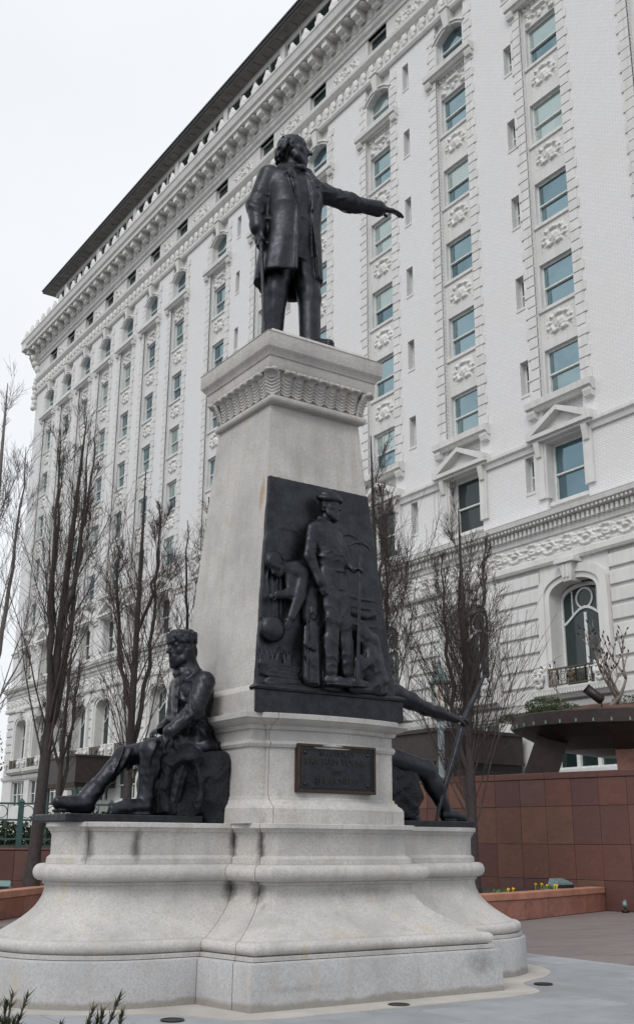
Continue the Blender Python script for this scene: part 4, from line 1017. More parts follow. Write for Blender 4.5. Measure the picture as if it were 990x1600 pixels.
# --- standing frock-coated figure on the capital
def statue():
    T0 = (XC, YC+CY, 8.13)
    st = thing('bronze_statue', 'dark bronze statue of a bearded man in a frock coat on the capital, arm outstretched', 'statue', T0)
    pl = MB().box(-.74, .74, -.66, .70, 0, .065).mesh('statue_plinth', 'bronze'); link('statue_plinth', bevel_mesh(pl, .012, 2), st)
    Z = .06
    s = Sculpt((-.95, -.75, 0), (1.95, .75, 3.9), .0145)
    # legs and shoes
    s.chain([(.16, -.02, 1.85), (.22, -.14, 1.02), (.20, -.20, .2)], [.245, .168, .148], .05); s.chain([(-.16, .02, 1.85), (-.25, .03, 1.02), (-.27, .10, .2)], [.245, .17, .15], .05)
    s.cone((.20, -.21, .2), (.20, -.23, .09), .145, .16, .03); s.cone((-.27, .10, .2), (-.27, .10, .09), .15, .16, .03)
    shoe(s, (.20, -.16, Z), (.27, -.58, Z), .12, .02); shoe(s, (-.27, .16, Z), (-.38, -.24, Z), .12, .02)
    for (c, ax, ph) in (((.22, -.2, .55), (.2, 0, 1), 0), ((-.26, .08, .55), (-.2, 0, 1), 1), ((.2, -.15, 1.1), (.5, 0, 1), .6), ((-.25, .02, 1.1), (-.4, 0, 1), .2)): s.ripple(c, (.32, .32, .55), (ax[0]*2+.5, .4, ax[2]*.5), .17, .016, ph)
    # torso: waistcoat under the open coat
    s.loft([(1.55, 0, 0, .34, .26), (1.95, 0, -.02, .36, .30), (2.2, 0, -.03, .36, .31), (2.6, 0, -.03, .39, .30), (2.9, 0, 0, .40, .25), (3.05, 0, .02, .25, .19)], .05)
    for i in range(5): s.ripple((0, -.3, 2.2+.13*i), (.26, .16, .09), (.05, 0, 1), .13, .018, i)
    # coat body
    fold = lambda a, z: .035*np.sin(a*7+1.0)*np.clip((2.15-z)/.9, 0, 1)+.015*np.sin(a*13)*np.clip((2.1-z)/.8, 0, 1)
    c = Sculpt((-.95, -.75, 0), (1.95, .75, 3.9), .0145)
    c.loft([(1.20, -.03, .03, .515, .42), (1.45, -.03, .02, .50, .41), (1.85, -.01, .0, .465, .375), (2.15, 0, 0, .435, .355), (2.4, 0, -.01, .44, .355), (2.7, 0, -.01, .47, .345), (2.92, 0, .01, .46, .28), (3.03, 0, .02, .36, .22), (3.12, 0, .03, .2, .17)], .03, fold=fold, pw=2.2)
    # hem is cut higher toward the front, lower at the back
    c.box((0, -.45, 1.16), (.7, .5, .10), .02, .02, op='sub')
    # hollow below so the legs show, and the open front
    c.loft([(1.05, -.03, .03, .47, .375), (1.6, 0, .0, .40, .33), (1.8, 0, 0, .25, .2)], .03, op='sub')
    c.loft([(1.0, .045, -.5, .20, .34), (1.6, .035, -.5, .155, .32), (2.2, .02, -.5, .105, .25), (2.7, .0, -.5, .105, .26), (3.0, 0, -.5, .11, .3), (3.15, 0, -.45, .12, .36)], .015, op='sub', pw=4)
    s.put((slice(None),)*3, c.d, .012, 'add')
    # skirts: front edges, lapels, collar
    s.chain([(-.135, -.34, 2.30), (-.16, -.375, 1.8), (-.18, -.41, 1.26)], [.016, .018, .02], .02); s.chain([(.14, -.34, 2.30), (.18, -.365, 1.8), (.23, -.38, 1.26)], [.016, .018, .02], .02)
    for q in (-1, 1):
        s.chain([(q*.15, -.19, 3.06), (q*.20, -.30, 2.84), (q*.17, -.35, 2.6), (q*.12, -.365, 2.34)], [.07, .085, .07, .03], .02, fl=((q*.35, 1, .25), .38))
        s.cone((q*.20, -.26, 2.93), (q*.31, -.24, 2.85), .055, .02, .02, fl=((0, 1, .3), .5)); s.cone((q*.27, -.32, 2.78), (q*.17, -.36, 2.72), .012, .012, .006, op='sub')
        s.chain([(q*.15, -.17, 3.08), (q*.19, .02, 3.15), (0, .16, 3.17)], [.06, .065, .07], .03)
    s.cone((0, .03, 3.0), (.01, -.01, 3.30), .175, .155, .05); s.ell((.05, -.15, 3.12), (.10, .08, .055), .02); s.chain([(-.11, -.12, 3.13), (.02, -.19, 3.11), (.15, -.12, 3.13)], .05, .02)
    # right arm hanging to the cane
    s.chain([(-.40, .03, 2.93), (-.545, .13, 2.42), (-.565, .04, 2.02)], [.165, .15, .115], .06); s.cone((-.565, .045, 2.08), (-.565, .03, 1.99), .12, .125, .02)
    hand(s, (-.565, .02, 2.0), (.02, -.12, -1), (-1, -.1, 0), .44, .6, 1)
    s.chain([(-.565, -.06, 1.74), (-.59, -.27, .06)], [.032, .022], .005); s.chain([(-.565, .02, 1.70), (-.565, -.10, 1.75)], .035, .02)
    # left arm stretched out
    s.chain([(.38, .0, 2.96), (.96, -.07, 2.92), (1.40, -.17, 2.93)], [.155, .138, .108], .06); s.cone((1.33, -.155, 2.93), (1.45, -.185, 2.93), .12, .13, .02)
    hand(s, (1.45, -.19, 2.935), (1, -.28, .0), (-.1, -.45, .9), .46, .2, -1, .10)
    for (c_, r_, ax, ph) in (((.62, -.03, 2.94), .3, (1, 0, -.5), 0), ((1.0, -.08, 2.92), .28, (1, 0, .6), .5), ((-.5, .1, 2.55), .3, (0, .4, 1), 0), ((-.56, .08, 2.2), .25, (0, -.5, 1), .8)): s.ripple(c_, r_, ax, .13, .05, ph)
    s.ripple((-.3, -.2, 2.5), (.3, .35, .45), (.8, 0, .5), .2, .015, 0, .6); s.ripple((.32, -.2, 2.5), (.25, .35, .45), (.8, 0, -.5), .2, .015, 0, .6); s.ripple((-.35, -.1, 1.75), (.35, .5, .6), (1, .6, .12), .2, .012, .4)
    head(s, (-.02, -.05, 3.475), .53, (.84, -.54, .0), beard=.5, hair='wavy')
    s.build('statue_figure', 'bronze', st)
statue()

# --- seated frontiersman, left wing
def rock(s, c, hs, seed):
    rs = np.random.RandomState(seed); s.box(c, hs, .12, .05)
    for i in range(16):
        p = np.array(c)+(rs.rand(3)*2-1)*np.array(hs)*.92; s.ell(p, .10+.14*rs.rand(3), .08)
def seated():
    st = thing('seated_bronze_frontiersman', 'dark bronze man in fur cap seated on a rock on the left wing', 'statue', (XC, YC, 1.80))
    pl = MB().box(-3.02, -1.36, -.50, .50, 0, .085).mesh('statue_plinth', 'bronze'); link('statue_plinth', bevel_mesh(pl, .012, 2), st)
    r = Sculpt((-2.15, -.75, -.05), (-.9, .75, 1.1), .022); rock(r, (-1.42, 0, .44), (.40, .46, .36), 2); r.box((-1.18, 0, .4), (.17, .56, .42), .1, .06); r.ell((-1.62, -.48, .35), (.2, .16, .34), .05, op='sub')
    r.box((-1.14, -.45, .12), (.14, .14, .14), .06, .05); r.rough(.016, 9, 4); r.rough(.009, 30, 6); r.build('rock_seat', 'rock_bronze', st)
    z = -1.80; s = Sculpt((-3.1, -.72, .04), (-.85, .62, 2.45), .0135)
    V = lambda x, y, zz: np.array((x, y, zz+z))
    # torso: coat
    s.loft([(2.62+z, -1.30, 0, .29, .37), (2.8+z, -1.31, 0, .24, .31), (3.05+z, -1.32, 0, .215, .27), (3.3+z, -1.33, 0, .225, .30), (3.48+z, -1.33, 0, .19, .34), (3.58+z, -1.34, 0, .13, .22), (3.66+z, -1.36, 0, .10, .12)], .05)
    s.ell(V(-1.20, 0, 3.35), (.12, .28, .28), .08)
    s.chain([V(-1.30, -.36, 2.68), V(-1.05, -.2, 2.66), V(-1.05, .2, 2.66)], .10, .06)
    # vest opening, belt, coat edge
    s.chain([V(-1.50, -.07, 3.55), V(-1.56, -.10, 3.3), V(-1.57, -.13, 3.08), V(-1.53, -.2, 2.9)], [.025, .03, .03, .04], .02)
    ring = lambda zz, cx, rx, ry, r, k=.015: s.chain([V(cx+rx*math.cos(a), ry*math.sin(a), zz+.02*math.sin(2*a)) for a in [2*math.pi*i/20 for i in range(21)]], r, k)
    s.loft([(2.56+z, -1.30, 0, .35, .43), (2.74+z, -1.30, 0, .30, .37), (2.92+z, -1.32, 0, .235, .29)], .02, fold=lambda a, zz: .05*np.sin(a*9)+.03*np.sin(a*17+1))
    ring(2.93, -1.32, .228, .285, .028); ring(2.575, -1.30, .345, .425, .022)
    s.chain([V(-1.50, -.02, 3.55), V(-1.575, -.01, 3.3), V(-1.55, -.01, 2.98)], .014, .01, op='sub')
    for zz in (3.42, 3.26, 3.1): s.ell(V(-1.565, -.05, zz), (.02, .02, .02), .006)
    s.chain([V(-1.36, -.17, 3.62), V(-1.47, -.16, 3.56), V(-1.54, -.10, 3.44)], [.05, .05, .03], .012, fl=((-.6, -.6, .3), .5))
    s.cone(V(-1.36, 0, 3.52), V(-1.44, 0, 3.78), .165, .14, .06); s.chain([V(-1.36, -.16, 3.60), V(-1.50, -.06, 3.58), V(-1.50, .06, 3.58), V(-1.36, .16, 3.60)], .045, .03)
    # near (left) arm
    s.chain([V(-1.32, -.33, 3.45), V(-1.49, -.42, 3.08), V(-1.72, -.34, 2.85)], [.135, .108, .075], .05); s.cone(V(-1.68, -.35, 2.88), V(-1.74, -.33, 2.835), .084, .09, .02)
    hand(s, V(-1.745, -.33, 2.83), (-.55, .05, -.7), (-.4, -.6, .5), .28, .3, -1)
    s.cone(V(-1.88, -.37, 2.76), V(-1.84, -.39, 2.58), .022, .022, .005)
    # far (right) arm crossing to the near hand
    s.chain([V(-1.32, .33, 3.45), V(-1.38, .34, 3.03), V(-1.68, .02, 2.90)], [.13, .10, .075], .05); hand(s, V(-1.70, .0, 2.89), (-.75, -.4, -.2), (-.4, .1, .9), .26, .55, 1)
    # legs
    s.chain([V(-1.36, .18, 2.72), V(-2.06, .24, 2.57), V(-2.47, .23, 2.10)], [.17, .118, .085], .05); s.cone(V(-2.40, .23, 2.18), V(-2.53, .23, 2.03), .115, .11, .02)
    s.chain([V(-1.36, -.18, 2.72), V(-1.93, -.22, 2.62), V(-1.96, -.20, 2.1)], [.17, .125, .09], .05); s.cone(V(-1.96, -.20, 2.1), V(-1.98, -.20, 1.98), .095, .11, .03)
    shoe(s, V(-2.49, .23, 1.885), V(-2.84, .22, 1.95), .10, .02); s.cone(V(-2.5, .23, 2.0), V(-2.85, .22, 2.03), .10, .06, .03)
    shoe(s, V(-1.98, -.22, 1.885), V(-2.38, -.26, 1.885), .10, .02)
    s.loft([(1.90+z, -1.68, -.16, .14, .16), (2.3+z, -1.64, -.18, .18, .2), (2.62+z, -1.55, -.16, .26, .24)], .05, fold=lambda a, zz: .10*np.sin(a*5+1)+.05*np.sin(a*11))
    for (c_, r_, ax, w) in ((V(-1.42, -.4, 3.1), .28, (.3, 0, 1), .13), (V(-1.6, -.36, 2.92), .2, (1, 0, .4), .10), (V(-2.05, .2, 2.5), .28, (1, 0, -.6), .15), (V(-1.9, -.24, 2.55), .28, (1, 0, -.5), .15), (V(-2.3, .23, 2.3), .25, (1, 0, .8), .18), (V(-1.35, -.2, 2.85), .32, (.3, 0, 1), .17)): s.ripple(c_, r_, ax, w*.85, .060, 0, .7)
    s.ripple(V(-1.38, -.22, 3.2), (.3, .3, .4), (.7, .3, .8), .13, .045, .3); s.ripple(V(-1.38, -.22, 3.35), (.3, .3, .3), (.9, .3, -.6), .11, .04, .9); s.ripple(V(-1.55, -.4, 3.0), .25, (1, 0, .6), .09, .05, .2)
    s.rough(.003, 24, 1)
    head(s, V(-1.49, 0, 3.89), .415, (-1, -.16, -.08), beard=.6, hair='fur_cap', mous=1)
    s.build('seated_figure', 'bronze', st)
seated()

# --- seated figure with a bow, right wing (mostly behind the pedestal)
def archer():
    st = thing('seated_bronze_archer', 'dark bronze seated bare figure holding a bow on the right wing', 'statue', (XC, YC, 1.80))
    pl = MB().box(1.36, 2.80, -.5, .5, 0, .085).mesh('statue_plinth', 'bronze'); link('statue_plinth', bevel_mesh(pl, .012, 2), st)
    r = Sculpt((.9, -.7, -.05), (2.3, .7, 1.0), .022); rock(r, (1.52, 0, .42), (.42, .44, .33), 5); r.rough(.016, 9, 8); r.rough(.009, 30, 5); r.build('rock_seat', 'rock_bronze', st)
    z = -1.80; V = lambda x, y, zz: np.array((x, y, zz+z)); s = Sculpt((.95, -.66, .04), (3.1, .62, 2.5), .0145)
    s.loft([(2.6+z, 1.42, 0, .27, .33), (2.85+z, 1.46, 0, .22, .27), (3.2+z, 1.50, 0, .24, .32), (3.45+z, 1.52, 0, .22, .36), (3.58+z, 1.53, 0, .16, .26), (3.68+z, 1.54, 0, .1, .13)], .05)
    s.cone(V(1.54, 0, 3.6), V(1.60, 0, 3.8), .12, .11, .04)
    s.chain([V(1.52, -.34, 3.52), V(1.85, -.34, 3.46), V(2.12, -.33, 3.37), V(2.66, -.31, 3.27)], [.135, .115, .088, .06], .05); s.ell(V(1.58, -.33, 3.54), (.17, .15, .13), .06); s.ell(V(2.14, -.33, 3.40), (.075, .07, .07), .03); s.ell(V(2.33, -.33, 3.345), (.16, .08, .085), .04)
    hand(s, V(2.66, -.31, 3.27), (1, 0, .05), (0, -.3, 1), .32, .95, 1)
    s.chain([V(1.52, .34, 3.48), V(1.5, .46, 3.0), V(1.82, .36, 2.74)], [.15, .11, .075], .06); hand(s, V(1.84, .35, 2.74), (.9, 0, -.2), (.2, 0, 1), .26, .4, -1)
    s.chain([V(1.45, -.18, 2.70), V(2.16, -.26, 2.55), V(2.30, -.26, 2.35), V(2.50, -.26, 2.02)], [.19, .135, .13, .08], .05); s.ell(V(2.16, -.26, 2.56), (.13, .12, .12), .04)
    s.chain([V(1.45, .18, 2.70), V(2.12, .24, 2.60), V(2.10, .26, 2.1)], [.19, .135, .09], .05)
    shoe(s, V(2.48, -.26, 1.885), V(2.76, -.31, 1.885), .085, .02); shoe(s, V(2.08, .26, 1.885), V(2.42, .28, 1.885), .085, .02)
    head(s, V(1.66, .0, 3.92), .42, (.95, .3, 0), beard=0, hair='full')
    s.chain([V(1.45, -.1, 3.9), V(1.33, -.12, 3.5), V(1.3, -.1, 3.1)], [.1, .08, .05], .04)
    s.build('seated_figure', 'bronze', st)
    b = Sculpt((2.1, -.5, .05), (3.4, -.15, 2.25), .014)
    b.chain([V(3.26, -.30, 3.93), V(3.05, -.30, 3.60), V(2.84, -.31, 3.28), V(2.62, -.32, 2.75), V(2.36, -.34, 2.2), V(2.25, -.35, 1.89)], [.022, .038, .046, .046, .036, .022], .01)
    b.build('bow', 'bronze', st)
archer()

# --- relief panel on the front of the shaft
def relief():
    O = (XC, YC+SY, 3.04); st = thing('bronze_relief_panel', 'dark bronze high-relief panel of settlers and a pickaxe man on the pedestal front', 'relief', O)
    base = MB(); hx = 1.10; f = -1.17
    bp = [(0, 1.065, -1.14), (.26, 1.065, -1.14), (.265, 1.085, -1.175), (.29, 1.095, -1.18), (.315, 1.08, -1.165), (.33, 1.05, -1.11), (.335, 1.04, -1.04)]
    V = []
    for zz, h, y in bp: V += [(-h, y, zz), (h, y, zz), (h, -.99, zz), (-h, -.99, zz)]
    base.add(V, [(i*4+j, i*4+(j+1) % 4, (i+1)*4+(j+1) % 4, (i+1)*4+j) for i in range(len(bp)-1) for j in range(4)]+[(3, 2, 1, 0), tuple((len(bp)-1)*4+j for j in range(4))])
    me = fixn(base.mesh('relief_base', 'bronze', True)); me.set_sharp_from_angle(angle=R(35)); link('relief_base', me, st)
    YF = lambda zz: -1.035+(zz-3.36)*.0785      # panel face (local y) at world height zz
    def emit(sc_, name):
        me = sc_.mesh(name); n = len(me.vertices); co = np.empty(n*3, np.float32); me.vertices.foreach_get('co', co); co = co.reshape(-1, 3)
        w = co[:, 2].copy(); out_ = co.copy(); out_[:, 1] = co[:, 1]*.62+YF(w); out_[:, 2] = w-O[2]
        me.vertices.foreach_set('co', out_.ravel()); me.update(); link(name, me, st)
    # coordinates: x, y = -protrusion from the panel face, z world height
    b = Sculpt((-1.08, -.16, 3.30), (1.02, .14, 6.15), .0135)
    hw = lambda zz: .975-.2*(zz-3.36)/2.7
    b.loft([(3.33, 0, .05, 1.035, .055), (6.06, 0, .05, .775, .055)], .004, pw=30)
    b.rough(.004, 14, 3)
    b.chain([(-.80, -.0, 5.27), (-.62, 0, 5.38), (-.40, 0, 5.37), (-.25, 0, 5.28)], .022, .02); b.chain([(-.80, 0, 5.26), (-.80, 0, 4.98)], .018, .02)
    for i in range(4): b.chain([(-.78, .0, 5.2-.09*i), (-.5, -.005, 5.25-.09*i), (-.30, .0, 5.19-.09*i)], .016, .02)
    b.ell((-.55, .01, 5.15), (.3, .045, .2), .03)
    b.chain([(.27, 0, 5.42), (.42, -.01, 5.47), (.56, 0, 5.43), (.60, 0, 5.30)], .022, .02); b.ell((.44, .02, 5.2), (.2, .045, .26), .03)
    for i in range(3): b.chain([(.30+.11*i, 0, 5.4), (.31+.11*i, 0, 5.0)], .014, .015)
    for i in range(4): b.chain([(.38, 0, 4.62-.12*i), (.58, -.015, 4.60-.12*i), (.80, 0, 4.60-.115*i)], .02, .02)
    b.chain([(.40, -.02, 4.42), (.6, -.04, 4.38), (.76, -.02, 4.42)], .04, .03)
    rs = np.random.RandomState(4)
    for i in range(11): x = -.80+.2*rs.rand(); zt = 4.95+.6*rs.rand(); b.chain([(x, 0, 4.2), (x-.05+.1*rs.rand(), -.015, (4.2+zt)/2), (x-.05+.12*rs.rand(), 0, zt)], [.014, .018, .008], .012)
    for i in range(40): b.ell((-.88+.7*rs.rand(), -.02, 3.42+.18*rs.rand()), (.04+.03*rs.rand(), .035, .03), .015)
    for i in range(26):
        x = -.78+.42*(rs.rand()-.5); b.chain([(x, -.03, 3.5), (x+.06*(rs.rand()-.5), -.05, 3.62), (x+.16*(rs.rand()-.5), -.02, 3.74+.12*rs.rand())], [.025, .025, .008], .012)
    for i in range(5): b.cone((-.90+.1*rs.rand(), -.05, 3.44+.05*i), (-.5+.1*rs.rand(), -.05, 3.44+.04*i), .025, .022, .01)
    b.ell((-.1, .0, 3.36), (.95, .16, .07), .05)
    emit(b, 'panel_backdrop')
    # iron pot
    p = Sculpt((-1.1, -.35, 3.8), (-.55, .06, 4.35), .0125); p.ell((-.82, -.1, 4.05), (.17, .15, .17), .01); p.cone((-.98, -.1, 4.17), (-.66, -.1, 4.17), .022, .022, .01); p.box((-.82, -.1, 4.27), (.3, .3, .08), .01, .01, op='sub'); p.chain([(-.97, -.1, 4.19), (-.98, -.08, 4.5)], .01, .005)
    emit(p, 'iron_pot')
    # leaning figure at the pot
    s = Sculpt((-1.05, -.42, 3.35), (-.05, .08, 5.1), .0125)
    s.chain([(-.24, -.08, 4.25), (-.26, -.10, 4.62), (-.42, -.12, 4.82)], [.14, .135, .13], .05); s.ell((-.48, -.13, 4.82), (.16, .12, .12), .05)
    s.chain([(-.36, -.17, 4.80), (-.46, -.22, 4.50), (-.60, -.24, 4.20)], [.10, .085, .06], .04); hand(s, (-.61, -.24, 4.19), (-.45, -.1, -.85), (-.3, -.9, 0), .19, .25, 1)
    s.chain([(-.55, -.12, 4.78), (-.56, -.16, 4.50), (-.76, -.17, 4.47)], [.09, .075, .055], .04); hand(s, (-.77, -.17, 4.46), (-.8, -.1, -.1), (0, -.7, .6), .16, .8, -1)
    s.chain([(-.56, -.12, 4.83), (-.68, -.13, 4.83)], [.08, .075], .03); head(s, (-.77, -.13, 4.86), .31, (-.55, -.35, -.72), (-.6, 0, .75), beard=0, hair='bonnet')
    s.chain([(-.2, -.08, 4.25), (-.26, -.09, 3.9), (-.28, -.1, 3.5)], [.12, .13, .14], .05)
    for i in range(5): s.chain([(-.36+.07*i, -.22+.01*i, 4.2), (-.40+.08*i, -.25+.01*i, 3.45)], .018, .02)
    s.ripple((-.45, -.2, 4.6), .3, (.5, 0, 1), .11, .022, 0, .7); emit(s, 'leaning_figure')
    # child standing behind
    s = Sculpt((-.45, -.42, 3.35), (-.02, .05, 4.5), .012); s.loft([(3.42, -.27, -.16, .11, .1), (3.75, -.26, -.16, .13, .1), (3.95, -.25, -.16, .11, .09), (4.12, -.25, -.16, .12, .09), (4.2, -.25, -.16, .06, .06)], .03); head(s, (-.25, -.17, 4.31), .22, (-.5, -.85, 0), beard=0, hair='full')
    s.chain([(-.36, -.18, 4.1), (-.4, -.24, 3.9), (-.3, -.28, 3.84)], [.045, .04, .03], .02); s.chain([(-.24, -.25, 3.9), (-.25, -.27, 3.4)], .014, .01); s.ripple((-.26, -.22, 3.8), .3, (.3, 0, 1), .1, .025, 0, 1.2); emit(s, 'child_figure')
    # crouching girl, right
    s = Sculpt((.2, -.45, 3.32), (.95, .08, 4.35), .0125)
    s.chain([(.68, -.12, 3.55), (.62, -.14, 3.78), (.56, -.15, 3.95)], [.19, .15, .11], .05); head(s, (.48, -.19, 4.10), .28, (-.65, -.55, -.5), (-.3, 0, 1), beard=0, hair='bonnet')
    s.chain([(.66, -.15, 3.5), (.40, -.22, 3.74), (.32, -.20, 3.42)], [.13, .10, .07], .04); s.chain([(.58, -.22, 3.92), (.52, -.28, 3.72), (.38, -.27, 3.76)], [.07, .06, .045], .03); s.chain([(.52, -.2, 4.1), (.64, -.15, 4.05), (.72, -.12, 3.8)], [.09, .1, .1], .04)
    s.box((.5, -.12, 3.42), (.3, .14, .06), .05, .05)
    s.ripple((.6, -.25, 3.6), .35, (.5, 0, 1), .12, .035, 0)
    emit(s, 'crouching_figure')
    # principal man
    s = Sculpt((-.62, -.72, 3.32), (.72, .12, 6.15), .012)
    s.chain([(-.03, -.24, 4.82), (-.04, -.33, 4.22), (-.08, -.30, 3.58)], [.155, .108, .085], .05); s.chain([(.10, -.22, 4.82), (.17, -.26, 4.22), (.20, -.22, 3.62)], [.15, .105, .082], .05)
    s.cone((-.065, -.305, 3.98), (-.08, -.30, 3.6), .112, .088, .015); s.cone((.185, -.245, 3.98), (.20, -.22, 3.6), .108, .086, .015)
    shoe(s, (-.12, -.28, 3.40), (.10, -.48, 3.40), .07, .02); shoe(s, (.19, -.20, 3.42), (.40, -.38, 3.42), .07, .02)
    s.loft([(4.62, .03, -.22, .20, .18), (4.85, .03, -.23, .185, .165), (4.93, .03, -.24, .20, .18), (5.02, .03, -.25, .215, .20), (5.15, .01, -.25, .20, .185), (5.35, -.04, -.24, .225, .19), (5.47, -.07, -.23, .20, .16), (5.55, -.05, -.22, .11, .10)], .03)
    s.chain([(-.16, -.24, 4.88), (-.06, -.37, 4.865), (.05, -.405, 4.86), (.15, -.37, 4.87), (.22, -.24, 4.88)], .02, .01)
    s.cone((-.04, -.24, 5.48), (.01, -.27, 5.66), .085, .08, .03); s.chain([(-.13, -.26, 5.55), (-.04, -.36, 5.47), (.03, -.40, 5.36)], [.04, .045, .025], .012, fl=((.3, 1, .3), .5)); s.chain([(.08, -.26, 5.55), (.08, -.35, 5.47), (.04, -.40, 5.36)], [.04, .042, .025], .012, fl=((-.3, 1, .3), .5))
    s.chain([(-.24, -.26, 5.38), (-.33, -.29, 5.0), (-.22, -.37, 4.70)], [.095, .082, .06], .035); s.cone((-.235, -.36, 4.74), (-.215, -.375, 4.68), .068, .072, .01); hand(s, (-.21, -.375, 4.68), (.2, -.15, -.95), (-.7, -.7, 0), .22, .5, 1)
    s.chain([(.13, -.24, 5.36), (.26, -.20, 5.06), (.32, -.34, 4.93)], [.09, .078, .058], .035); hand(s, (.33, -.36, 4.92), (.3, -.65, .1), (-.2, 0, 1), .2, 1.0, -1)
    for (c_, r_, ax, w) in (((-.35, -.3, 5.1), .3, (.3, 0, 1), .12), ((0.02, -.4, 5.06), (.25, .2, .16), (.25, 0, 1), .08), ((-.1, -.4, 4.3), .3, (.6, 0, 1), .15), ((.16, -.35, 4.35), .3, (-.7, 0, 1), .15), ((-.16, -.38, 3.75), .25, (.2, 0, 1), .12), ((.18, -.32, 3.75), .25, (-.2, 0, 1), .12), ((-.1, -.4, 5.3), .25, (1, 0, .3), .16)): s.ripple(c_, r_, ax, w*.8, .022, 0, .7)
    head(s, (.02, -.30, 5.74), .345, (.62, -.78, -.08), beard=.45, hair='round_hat')
    emit(s, 'pickaxe_man_figure')
    k = Sculpt((.1, -.55, 3.35), (.75, -.02, 5.45), .0115); k.chain([(.42, -.42, 5.28), (.38, -.42, 4.9), (.28, -.36, 3.45)], .026, .01); k.chain([(.24, -.38, 5.22), (.33, -.42, 5.275), (.43, -.43, 5.29), (.53, -.4, 5.26), (.59, -.36, 5.21)], [.010, .020, .028, .020, .010], .01)
    emit(k, 'pickaxe')
relief()

# --- plaque on the dado
def plaque():
    P0 = (XC+.075, YC+DY-1.03-.03-.13, 2.155); w, h = .565, .56
    st = thing('bronze_plaque', 'rectangular dark bronze name plaque with raised lettering and copper rim on the pedestal', 'plaque', P0)
    fr = MB(); t = .035; fr.box(-w, w, -.03, .1, 0, t); fr.box(-w, w, -.03, .1, h-t, h); fr.box(-w, -w+t, -.03, .1, t, h-t); fr.box(w-t, w, -.03, .1, t, h-t); link('rim', bevel_mesh(fr.mesh('rim', 'plaque_rim'), .006, 2), st)
    MB().box(-w+t, w-t, -.012, .09, t, h-t).build('plate', 'bronze', st)
    bd = MB(); n = 34
    for i in range(n):
        x = -w+.06+(2*w-.12)*i/(n-1)
        for z in (.06, h-.06): bd.box(x-.008, x+.008, -.022, -.01, z-.010, z+.010)
    for i in range(15):
        z = .08+(h-.16)*i/14
        for x in (-w+.055, w-.055): bd.box(x-.008, x+.008, -.022, -.01, z-.010, z+.010)
    bd.build('beading', 'lettering', st, kind='stuff')
    bo = MB().lathe([(.026, 0), (.026, .008), (.016, .018), (.001, .02)], n=10).mesh('bolt', 'bronze')
    for x in (-w+.11, w-.11):
        for z in (.10, h-.10): link('bolt', bo, st, (x, -.012, z), (math.pi/2, 0, 0))
    for (tx, z, sz) in (('IN HONOR OF', .43, .062), ('BRIGHAM YOUNG', .325, .088), ('AND', .225, .052), ('THE PIONEERS', .11, .078)):
        cu = bpy.data.curves.new('lettering', 'FONT'); cu.body = tx; cu.size = sz*1.25; cu.align_x = 'CENTER'; cu.extrude = .006; tmp = bpy.data.objects.new('tmp', cu); COL.objects.link(tmp)
        dg = bpy.context.evaluated_depsgraph_get(); me = bpy.data.meshes.new_from_object(tmp.evaluated_get(dg)); bpy.data.objects.remove(tmp)
        me.materials.clear(); me.materials.append(MAT['lettering']); link('lettering', me, st, (0, -.014, z), (math.pi/2, 0, 0))
plaque()
# ---------------------------------------------------------------- sandstone walls and planters
def along(a, b, s): return (a[0]+(b[0]-a[0])*s, a[1]+(b[1]-a[1])*s)
def panel_wall(name, label, a, b, rows, pw, thick, mat, coping, seed, cop_mat='red_sandstone', stag=False):
    """wall from a to b, seen from its left side when walking a->b ... panels on the -n face"""
    A, B = Vector((a[0], a[1], 0)), Vector((b[0], b[1], 0)); L = (B-A).length; d = (B-A)/L; ang = math.atan2(d.y, d.x)
    st = thing(name, label, 'wall', (a[0], a[1], 0)); st.rotation_euler = (0, 0, ang)
    MB().box(0, L, .03, thick, -.1, rows[-1]).build('wall_core', 'joint', st)
    rs = random.Random(seed); cache = {}
    for r in range(len(rows)-1):
        x = -(pw*.5 if (stag and r % 2) else 0)
        while x < L-.02:
            x0, x1 = max(x, 0)+.004, min(x+pw, L)-.004; k = (round(x1-x0, 3), r)
            if x1-x0 > .05:
                if k not in cache: cache[k] = bevel_mesh(MB().box(0, x1-x0, 0, .08, rows[r]+.004, rows[r+1]-.004).mesh('stone_panel', mat), .006, 1)
                link('stone_panel', cache[k], st, (x0, -.012*rs.random(), 0))
            x += pw
    x = 0; cw = pw*2
    while x < L-.02:
        x1 = min(x+cw, L); link('coping_stone', bevel_mesh(MB().box(x+.003, x1-.003, -coping[1], thick+.02, rows[-1]+.002, rows[-1]+coping[0]).mesh('coping_stone', cop_mat), .015, 2), st); x += cw
    return st
# walls run with the visible face on their right-hand (-y local) side: local -y must face the camera
panel_wall('sandstone_wall', 'tall dark red sandstone panel wall behind the planter at right', (20.72, 26.2), (23.9, 12.4), [0, .72, 1.59, 2.56, 3.27], .8, .5, 'red_sandstone', (.17, .03), 3)
panel_wall('sandstone_wall', 'low dark red sandstone wall under the green railing at left', (-6, 32.4), (17, 26.3), [0, .62, 1.36], .9, .5, 'red_sandstone', (.05, .02), 5)
panel_wall('planter_kerb', 'pink sandstone planter kerb curving toward the monument at right', (13.3, 17.45), (17.89, 18.45), [0, .42], 1.05, .35, 'pink_sandstone', (.15, .03), 8, 'coping')
panel_wall('planter_kerb', 'pink sandstone planter kerb meeting the tall red wall by the floodlight', (17.9, 18.453), (22.1, 19.95), [0, .42], 1.05, .35, 'pink_sandstone', (.15, .03), 9, 'coping')
panel_wall('planter_kerb', 'pink sandstone planter kerb left of the monument below the tallest bare tree', (2.6, 17.6), (12.6, 29.2), [0, .42], 1.05, .35, 'pink_sandstone', (.15, .03), 10, 'coping')
